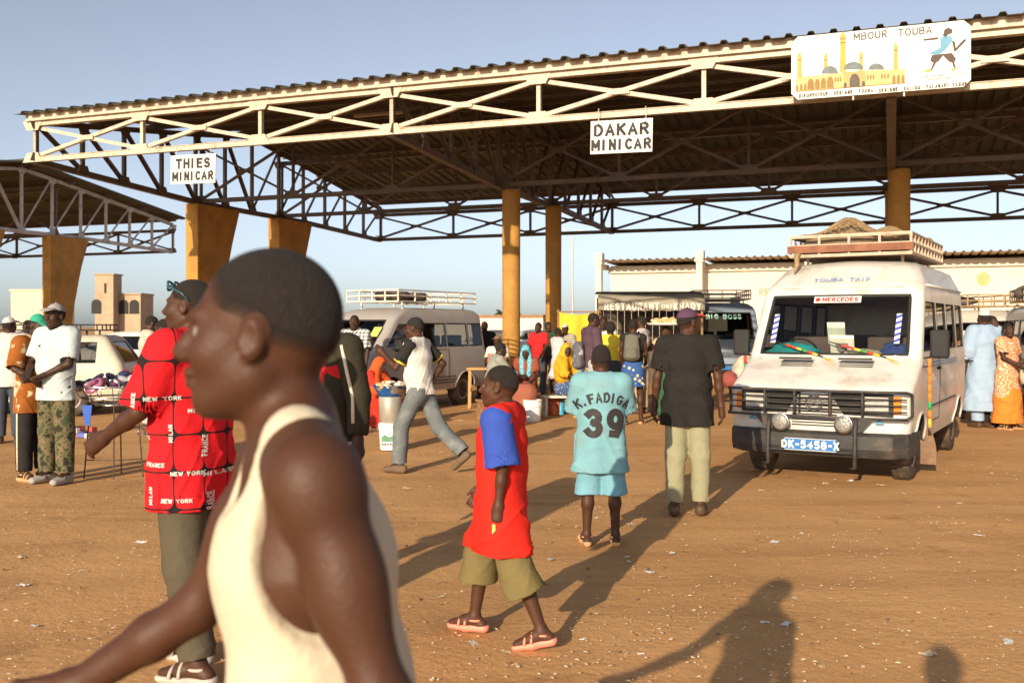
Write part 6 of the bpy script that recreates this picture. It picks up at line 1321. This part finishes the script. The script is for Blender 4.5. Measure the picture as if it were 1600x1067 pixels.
S_ = Sdf(); c = p.J['chest']; S_.cone(c + np.array((0, -.18, -.18)), c + np.array((0, -.17, .12)), .085, .07, .03, wide=(1, 0, 0), ratio=1.65); S_.cone(c + np.array((0, -.25, -.18)), c + np.array((0, -.25, -.08)), .045, .04, .02, wide=(1, 0, 0), ratio=2.2); S_.clip(c + np.array((0, -.09, 0)), (0, 1, 0)); b_ = sdf_obj('backpack', S_, .012, cloth('backpack_grey', (.13, .125, .10)), None); b_.matrix_basis = p.root.matrix_basis; tag(b_, 'grey green backpack worn by the woman in the floral skirt', 'backpack')
for sd in (1, -1): MB().tube([tuple(c + np.array((sd * .10, -.13, .10))), tuple(c + np.array((sd * .11, -.02, .20))), tuple(c + np.array((sd * .12, .12, .10))), tuple(c + np.array((sd * .13, .10, -.10)))], .018, 6).build('strap', cloth('backpack_grey', (0, 0, 0)), b_, True)
p = Person('man in white sleeveless shirt and beige trousers by the stall', (2.42, 18.6), 60, 1.80, armL=(4, 8, 14, 0), armR=(10, 8, 40, -4), res=.012, skin=0, seed=95); p.body(); p.shirt(W_, 0., -.10, .024); p.trousers(BEI, .98, .03); p.shoes(BRN)
p = Person('smiling woman balancing a tray of bread on her head', (2.62, 16.9), 165, 1.62, armR=(20, 50, 165, 18), armL=(8, 14, 20, 2), res=.011, skin=0, fem=True, seed=96); p.body(); p.shirt(cloth('peach', (.66, .42, .26)), .3, -.06, .02); p.skirt(cloth('dark_green', (0, 0, 0)), .12, .2); p.shoes(SND, True)
TR = p.root.matrix_basis @ Vector(p.hp((0, -.01, .120)))
p = Person('person in black behind the man in the baseball cap', (3.38, 19.5), 140, 1.66, res=.015, skin=2, seed=97); p.body(); p.shirt(BLK, 1.0); p.trousers(BLK); p.shoes(BRN)
# --- right group
RB = cloth('robe_blue', (.30, .40, .53), var=.04)
p = Person('man in long pale blue robe and white skullcap', gp(1538, 667), 8, 1.86, armL=(2, 14, 14, 4), armR=(20, 10, 70, -8), legR=(4, 4, 2), legL=(-2, 4, -2), res=.0105, skin=2, seed=101, bulk=.95); p.body(); p.shirt(RB, 1.55, -.70, .055, flare=.10, amp=.012, sr=.12, name='robe', wide=.95); p.trousers(RB, .98, .045); p.shoes(BRN); p.headwear('kufi', W_)
p = Person('woman in orange ring-print tunic and orange skirt holding a cloth bag', gp(1574, 670), -150, 1.66, armR=(18, 10, 66, -12), armL=(14, 8, 60, -16), yaw=-20, res=.0105, skin=2, fem=True, seed=102); p.body(); p.shirt(patmat('ring_print', 'ring', [(.62, .24, .10), (.70, .58, .44)], 9), .75, -.42, .036, flare=.04); p.skirt(cloth('orange', (.68, .20, .03)), .10, .21); p.shoes(SND, True)
S_ = Sdf(); S_.ell((0, 0, 0), (.15, .07, .16), .02); S_.cone((-.08, 0, .10), (-.02, 0, .26), .03, .02, .03); S_.noise(folds(4, .01, -.2, .3, 30)); bo = sdf_obj('cloth_bag', S_, .012, BEI, None); bo.location = tuple(p.root.matrix_basis @ (Vector(p.J['wrR']) * .5 + Vector(p.J['wrL']) * .5 + Vector((0, .10, -.16)))); tag(bo, 'beige cloth bag held by the woman in orange', 'bag')
p = Person('man in cream shirt half hidden behind the white minibus', (7.82, 17.6), -20, 1.76, armL=(10, 20, 40, 0), res=.014, skin=2, seed=103); p.body(); p.shirt(cloth('cream_shirt', (.58, .50, .38)), 1.0, -.1, .035); p.trousers(DKJ); p.shoes(BRN)
p = Person('man in dark shirt facing the blue robed man', (7.75, 16.1), -160, 1.78, res=.014, skin=2, seed=104); p.body(); p.shirt(cloth('brown_shirt', (0, 0, 0)), .9); p.trousers(BLK); p.shoes(BRN)
p = Person('man in navy shirt and brown trousers facing the orange dress', (8.25, 15.2), 80, 1.74, armL=(16, 8, 70, 0), armR=(16, 8, 70, 0), res=.012, skin=2, seed=105); p.body(); p.shirt(cloth('navy', (.05, .07, .16)), 1.0); p.trousers(cloth('brown_trousers', (.13, .09, .06))); p.shoes(BRN)

# ================================================================ goods and small furniture
def lathe_thing(name, label, cat, loc, prof, mat, n=28, extra=None):
    root = thing(name, label, cat, loc); MB().lathe(prof, n).build('shell', mat, root, True)
    if extra: extra(root)
    return root
def bucket(label, loc, r, h, mat, lid=None):
    def ex(rt):
        MB().tube([(r * 1.02 * math.cos(a), r * 1.02 * math.sin(a), h * .97) for a in np.linspace(0, 6.28, 25)[:-1]], .008, 6, True).build('rim', mat, rt, True); MB().tube([(-r * 1.02, 0, h * .9), (-r * .8, -r * .7, h * .72), (0, -r * 1.08, h * .66), (r * .8, -r * .7, h * .72), (r * 1.02, 0, h * .9)], .004, 5).build('handle', M_grey, rt)
        if lid: MB().lathe([(r * .98, h - .01), (r * 1.0, h + .012), (.001, h + .016)], 24).build('lid', lid, rt, True)
    return lathe_thing('bucket', label, 'bucket', loc, [(r * .84, 0), (r * .86, .01), (r, h), (r * .96, h), (r * .82, .02), (.001, .02)], mat, 28, ex)
plw = mk('bucket_white', (.72, .70, .66), .45, .06, 6, .03)
b1 = bucket('white paint bucket with green print supporting the bread basin', gp(610, 702), .155, .34, plw, plw); loc = Vector(b1.location)
flat('print', [(-.10, -.05), (.1, -.05), (.1, .0), (.05, .03), (0, .01), (-.06, .04), (-.1, .0)], frame((0, -.149, .17), (1, 0, 0), (0, .05, 1)), mk('print_green', (.10, .25, .14), .6, .4, 30, 0), b1, .003)
for q in range(6): MB().box((-.085 + q * .034, -.1475, .085), (.018, .004, .020)).build('print_mark', M_ink, b1)
b2 = lathe_thing('pail', 'grey tin pail standing on the white paint bucket', 'bucket', loc + Vector((0, 0, .357)), [(.13, 0), (.14, .01), (.155, .34), (.15, .345), (.135, .02), (.001, .02)], mk('tin', (.36, .33, .27), .5, .2, 6, .1, 30, metal=.3))
bs = lathe_thing('basin', 'blue basin heaped with bread on the tin pail', 'basin', loc + Vector((0, 0, .704)), [(.14, 0), (.15, .005), (.235, .14), (.25, .145), (.228, .14), (.14, .015), (.001, .012)], patmat('basin_blue', 'dye', [(.03, .13, .42), (.45, .36, .2)], 7))
M_bread = mk('bread', (.62, .38, .16), .8, .2, 10, .2, 40); rnd = random.Random(5)
def breads(n, c, r, z, grp, lab, r0=.035, wrap=None):
    for i in range(n):
        a = rnd.uniform(0, 6.28); q = r * math.sqrt(rnd.random()); hh = z + .09 * (1 - q / r) * rnd.random() + .0; mb = MB().lathe([(r0 * math.sin(t) , r0 * .8 * -math.cos(t)) for t in np.linspace(.02, 3.12, 8)], 12)
        o = mb.build('bread_roll', (wrap if wrap and i % 2 else M_bread), None, True, loc=(c[0] + q * math.cos(a), c[1] + q * math.sin(a), c[2] + hh), rot=(rnd.uniform(-.6, .6), rnd.uniform(-.6, .6), rnd.uniform(0, 6))); o.scale = (1.5, 1, .9); tag(o, lab, 'bread', grp)
breads(36, loc + Vector((0, 0, .704)), .20, .14, 'bread rolls in the blue basin', 'small bread roll piled in the blue basin', wrap=mk('bread_pale', (.70, .62, .5), .5))
tr = thing('tray', 'round white enamel tray carried on the head of the smiling woman', 'tray', TR); MB().lathe([(.001, .004), (.28, .006), (.335, .04), (.345, .042), (.285, 0), (.001, 0)], 32).build('dish', M_white, tr, True)
breads(34, TR, .27, .05, 'bread loaves on the carried tray', 'round pale loaf heaped on the carried tray', .05, mk('bread_light', (.68, .5, .28), .8))
bucket('white plastic bucket in front of the turquoise scarf woman', gp(832, 658), .16, .37, plw)
bucket('orange red plastic bucket under the white bench', gp(866, 648), .13, .34, mk('bucket_orange', (.55, .12, .03), .4)); bucket('tall light blue plastic pot beside the orange bucket', gp(876, 648), .075, .34, mk('bucket_blue', (.05, .35, .55), .4))
def bench(label, loc, rz, L, d, h, mat, name='bench', legs=True):
    root = thing(name, label, name, loc, rz); MB().box((0, 0, h - .02), (L, d, .04)).build('seat' if name != 'table' else 'table_top', mat, root, bevel=.006)
    for sx in (-1, 1):
        for sy in (-1, 1): MB().bar((sx * (L / 2 - .05), sy * (d / 2 - .04), 0), (sx * (L / 2 - .06), sy * (d / 2 - .05), h - .04), .045, .045).build('leg', mat, root)
        MB().box((sx * (L / 2 - .06), 0, h * .45), (.03, d - .12, .05)).build('stretcher', mat, root)
    return root
wb = mk('bench_white', (.66, .60, .48), .7, .12, 6, .1); bench('white painted wooden bench under the mustard veiled woman', (.98, 18.1, 0), R(10), .9, .34, .37, wb)
bench('rough wooden stool under the grey shirted man', (-.40, 17.32, 0), R(20), .40, .34, .35, M_wood, 'stool'); bench('low wooden stool under the turquoise scarf woman', (.26, 17.72, 0), 0, .42, .34, .35, M_wood, 'stool'); bench('small wooden table with boxes behind the grey minibus', (-.45, 19.9, 0), 0, .9, .5, .80, mk('table_orange', (.50, .27, .10), .7), 'table'); bench('wooden stool under the white shirted woman', (-.30, 20.68, 0), 0, .4, .34, .47, M_wood, 'stool')
def crate(label, loc, d, mat, rz=0):
    root = thing('crate', label, 'crate', loc, rz)
    for sx in (-1, 1):
        for k in range(3): MB().box((sx * (d[0] / 2), 0, d[2] * (k + .5) / 3), (.015, d[1], d[2] / 3 - .02)).build('slat', mat, root); MB().box((0, sx * d[1] / 2, d[2] * (k + .5) / 3), (d[0], .015, d[2] / 3 - .02)).build('slat', mat, root)
        for sy in (-1, 1): MB().box((sx * (d[0] / 2 - .02), sy * (d[1] / 2 - .02), d[2] / 2), (.03, .03, d[2])).build('corner_post', mat, root)
    MB().box((0, 0, .012), (d[0] - .02, d[1] - .02, .012)).build('base', mat, root)
crate('small orange wooden crate of goods on the wooden table', (-.30, 19.9, .80), (.36, .3, .28), mk('crate_orange', (.45, .16, .06), .7)); crate('brown cardboard-coloured crate at the feet of the grey shirted man', (-.02, 16.3, 0), (.34, .34, .36), mk('crate_card', (.42, .27, .14), .8)); crate('dark red crate beside the grey shirted man', (-.36, 16.6, 0), (.22, .3, .3), mk('crate_red', (.25, .06, .03), .8))
def shaped(name, label, cat, loc, S_, mat, res=.012):
    o = sdf_obj(name, S_, res, mat, None); o.location = loc; tag(o, label, cat); return o
S_ = Sdf(); S_.ell((0, 0, .20), (.17, .12, .20), .03); S_.cone((0, 0, .34), (.02, 0, .46), .05, .03, .03); S_.noise(folds(7, .012, 0, .5, 34)); S_.clip((0, 0, .01), (0, 0, -1))
shaped('plastic_bag', 'bright blue plastic bag beside the mustard veiled woman', 'bag', (1.20, 17.75, .37), S_, mk('blue_plastic', (.02, .28, .50), .3, .1, 8, .2))
S_ = Sdf(); S_.cone((0, 0, -.16), (0, 0, .14), .10, .09, .03, wide=(0, 1, 0), ratio=1.5); S_.noise(folds(9, .008, -.2, .2, 30))
shaped('shoulder_bag', 'grey and white shoulder bag on the back of the purple sweater man', 'bag', (1.13, 16.93, 1.14), S_, patmat('grey_white_bag', 'dye', [(.12, .12, .13), (.50, .50, .50)], 6))
# --- wire display stand with shiny packets
def stand():
    root = thing('display_stand', 'thin metal stand with round basket of shiny wrapped goods', 'stand', (-4.28, 10.75, 0), .2); st = mk('thin_steel', (.10, .07, .05), .5, metal=.5)
    for x, y in ((-.30, -.1), (.02, -.22), (.30, -.12), (.02, .22)): MB().tube([(x, y, 0), (x * .8, y * .8, .78)], .008, 6).build('leg', st, root)
    MB().tube([(-.29, -.1, .2), (.02, -.21, .2), (.29, -.12, .2)], .006, 6).build('brace', st, root)
    prof = [(.001, 0), (.2, .02), (.36, .10), (.43, .22)]
    for r, z in prof[1:]: MB().tube([(r * math.cos(a), r * .8 * math.sin(a), .76 + z) for a in np.linspace(0, 6.28, 33)[:-1]], .011, 6, True).build('hoop', M_chrome, root, True)
    for a in np.linspace(0, 6.28, 15)[:-1]: MB().tube([(r * math.cos(a), r * .8 * math.sin(a), .76 + z) for r, z in prof], .005, 5).build('rib', M_chrome, root, True)
    MB().prism([(-.05, 0), (.05, 0), (.03, -.22), (-.02, -.2)], frame((-.22, -.34, .80), (1, 0, 0), (0, 0, 1)), .01).build('blue_ribbon', mk('ribbon_blue', (.03, .1, .45), .6), root)
    cols = [(.10, .02, .12), (.5, .5, .52), (.02, .02, .03), (.03, .05, .2), (.35, .1, .2), (.55, .52, .5)]
    for i in range(34):
        a = rnd.uniform(0, 6.28); q = .36 * math.sqrt(rnd.random()); c = cols[i % 6]; m = mk('wrap_%d' % (i % 6), c, .12, .3, 20, .5, 50, spec=.9, coat=.6); mb = MB(); r0 = rnd.uniform(.05, .09)
        mb.lathe([(r0 * math.sin(t), -r0 * .6 * math.cos(t)) for t in np.linspace(.02, 3.12, 7)], 10); o = mb.build('wrapped_packet', m, None, False, loc=tuple(root.matrix_basis @ Vector((q * math.cos(a), q * .8 * math.sin(a), .90 + .16 * (1 - q / .36) + .03 * rnd.random() + q * .22)))); o.rotation_euler = (rnd.uniform(-.8, .8), rnd.uniform(-.8, .8), rnd.uniform(0, 6)); o.scale = (1.4, 1, .8)
        tag(o, 'shiny wrapped packet heaped in the basket of the wire stand', 'packet', 'wrapped packets in the display basket')
stand()
# --- goods spread on the ground behind the stand
for i in range(26):
    c = [(.5, .08, .06), (.08, .12, .4), (.6, .58, .55), (.03, .03, .03), (.5, .4, .1)][i % 5]; x, y = -6.5 + rnd.uniform(-.5, .4), 14.6 + rnd.uniform(-.35, .35)
    o = MB().box((0, 0, .035), (.11, .07, .07)).build('goods_box', mk('goods_%d' % (i % 5), c, .5), None, bevel=.01, loc=(x, y, .0 if i < 16 else .07), rot=(0, 0, rnd.uniform(0, 3))); tag(o, 'small coloured packet in the heap of goods laid on the ground by the estate car', 'packet', 'goods heaped on the ground')
# --- litter
def litter():
    r = random.Random(12); mats = [mk('paper_white', (.66, .63, .57), .8, .1, 10, .1), mk('paper_buff', (.50, .38, .24), .85, .15, 10, .1), mk('plastic_pale', (.55, .56, .55), .35, .1, 10, .1)]
    shapes = []
    for k in range(7):
        mb = MB(); n = 5; w, l = r.uniform(.5, 1), r.uniform(.8, 1.6)
        for i in range(n + 1):
            for j in range(n + 1): mb.v.append(((i / n - .5) * w + r.uniform(-.06, .06), (j / n - .5) * l + r.uniform(-.06, .06), max(.0, r.uniform(-.05, .16)) * (1 if k < 4 else .45) + .01))
        for i in range(n):
            for j in range(n): mb.f.append((i * (n + 1) + j, (i + 1) * (n + 1) + j, (i + 1) * (n + 1) + j + 1, i * (n + 1) + j + 1))
        shapes.append(mb)
    ms = [[mb.me('paper_scrap') for mb in shapes] for _ in range(3)]
    known = [(220, 846), (30, 870), (130, 890), (36, 912), (180, 830), (190, 818), (740, 1003), (790, 1016), (690, 930), (690, 706), (1228, 973), (1450, 1020), (1590, 985), (1575, 1000), (1210, 845), (1050, 862), (1015, 892), (860, 872), (968, 828), (985, 818), (1290, 755), (1375, 757), (1330, 750), (1500, 785), (1480, 738), (1550, 738), (1190, 765), (1530, 835), (1195, 970), (1490, 817), (905, 705), (870, 706), (635, 762), (720, 657), (735, 662), (700, 655), (860, 690)]
    n = 0
    for i in range(150):
        u, v = known[i] if i < len(known) else (r.uniform(0, 1600), 640 + 427 * r.random() ** 1.4); x, y = gp(u, v); s = r.uniform(.035, .075) if i < len(known) else r.uniform(.010, .034); k = r.choice((0, 0, 0, 1, 1, 2))
        o = obj('paper_scrap', r.choice(ms[k]), mats[k], None, (x, y, -.006 if y < 14 else .0), (0, 0, r.uniform(0, 6.3))); o.scale = (s, s, s)
        tag(o, ('crumpled white paper scrap lying on the trodden dirt', 'torn buff scrap of cardboard lying on the trodden dirt', 'flattened pale plastic wrapper lying on the trodden dirt')[k], 'litter', ('white paper scraps', 'buff cardboard scraps', 'plastic wrappers')[k])
    mb = MB()
    for i in range(2600):
        u, v = r.uniform(-100, 1700), 620 + 460 * r.random() ** 1.2; x, y = gp(u, v); q = i % 40; x, y = (x, y) if q < 18 or not i else (cx + r.gauss(0, .30), cy + r.gauss(0, .22)); cx, cy = (x, y) if q == 17 else ((x, y) if i == 0 else (cx, cy)); s = r.uniform(.0016, .0052); a = r.uniform(0, 6.3); l = s * r.choice((1, 1.5, 3)); c, d = math.cos(a), math.sin(a); z = r.uniform(.002, .006)
        P = [(-l, -s), (l, -s), (l, s), (-l, s)]; mb.add([(x + c * px - d * py, y + d * px + c * py, z) for px, py in P] + [(x, y, z + s)], [(0, 1, 4), (1, 2, 4), (2, 3, 4), (3, 0, 4)])
    tag(mb.build('chaff', mk('chaff_mix', (.55, .45, .32), .9, .4, 3, 0)), 'tiny pale crumbs and chips of litter strewn over the dirt', 'litter', kind='stuff')
    mb = MB()
    for i in range(320):
        u, v = r.uniform(-100, 1700), 620 + 460 * r.random() ** 1.2; x, y = gp(u, v); s = r.uniform(.003, .010); rot = Matrix.Rotation(r.uniform(0, 6), 3, 'Z') @ Matrix.Rotation(r.uniform(-.5, .5), 3, 'X'); mb.box((x, y, .0), (s * 2, s * 1.4, s), rot)
    tag(mb.build('pebbles', mk('pebble', (.20, .11, .06), .95, .3, 3, 0)), 'small brown pebbles and clods scattered on the dirt', 'pebbles', kind='stuff')
litter()
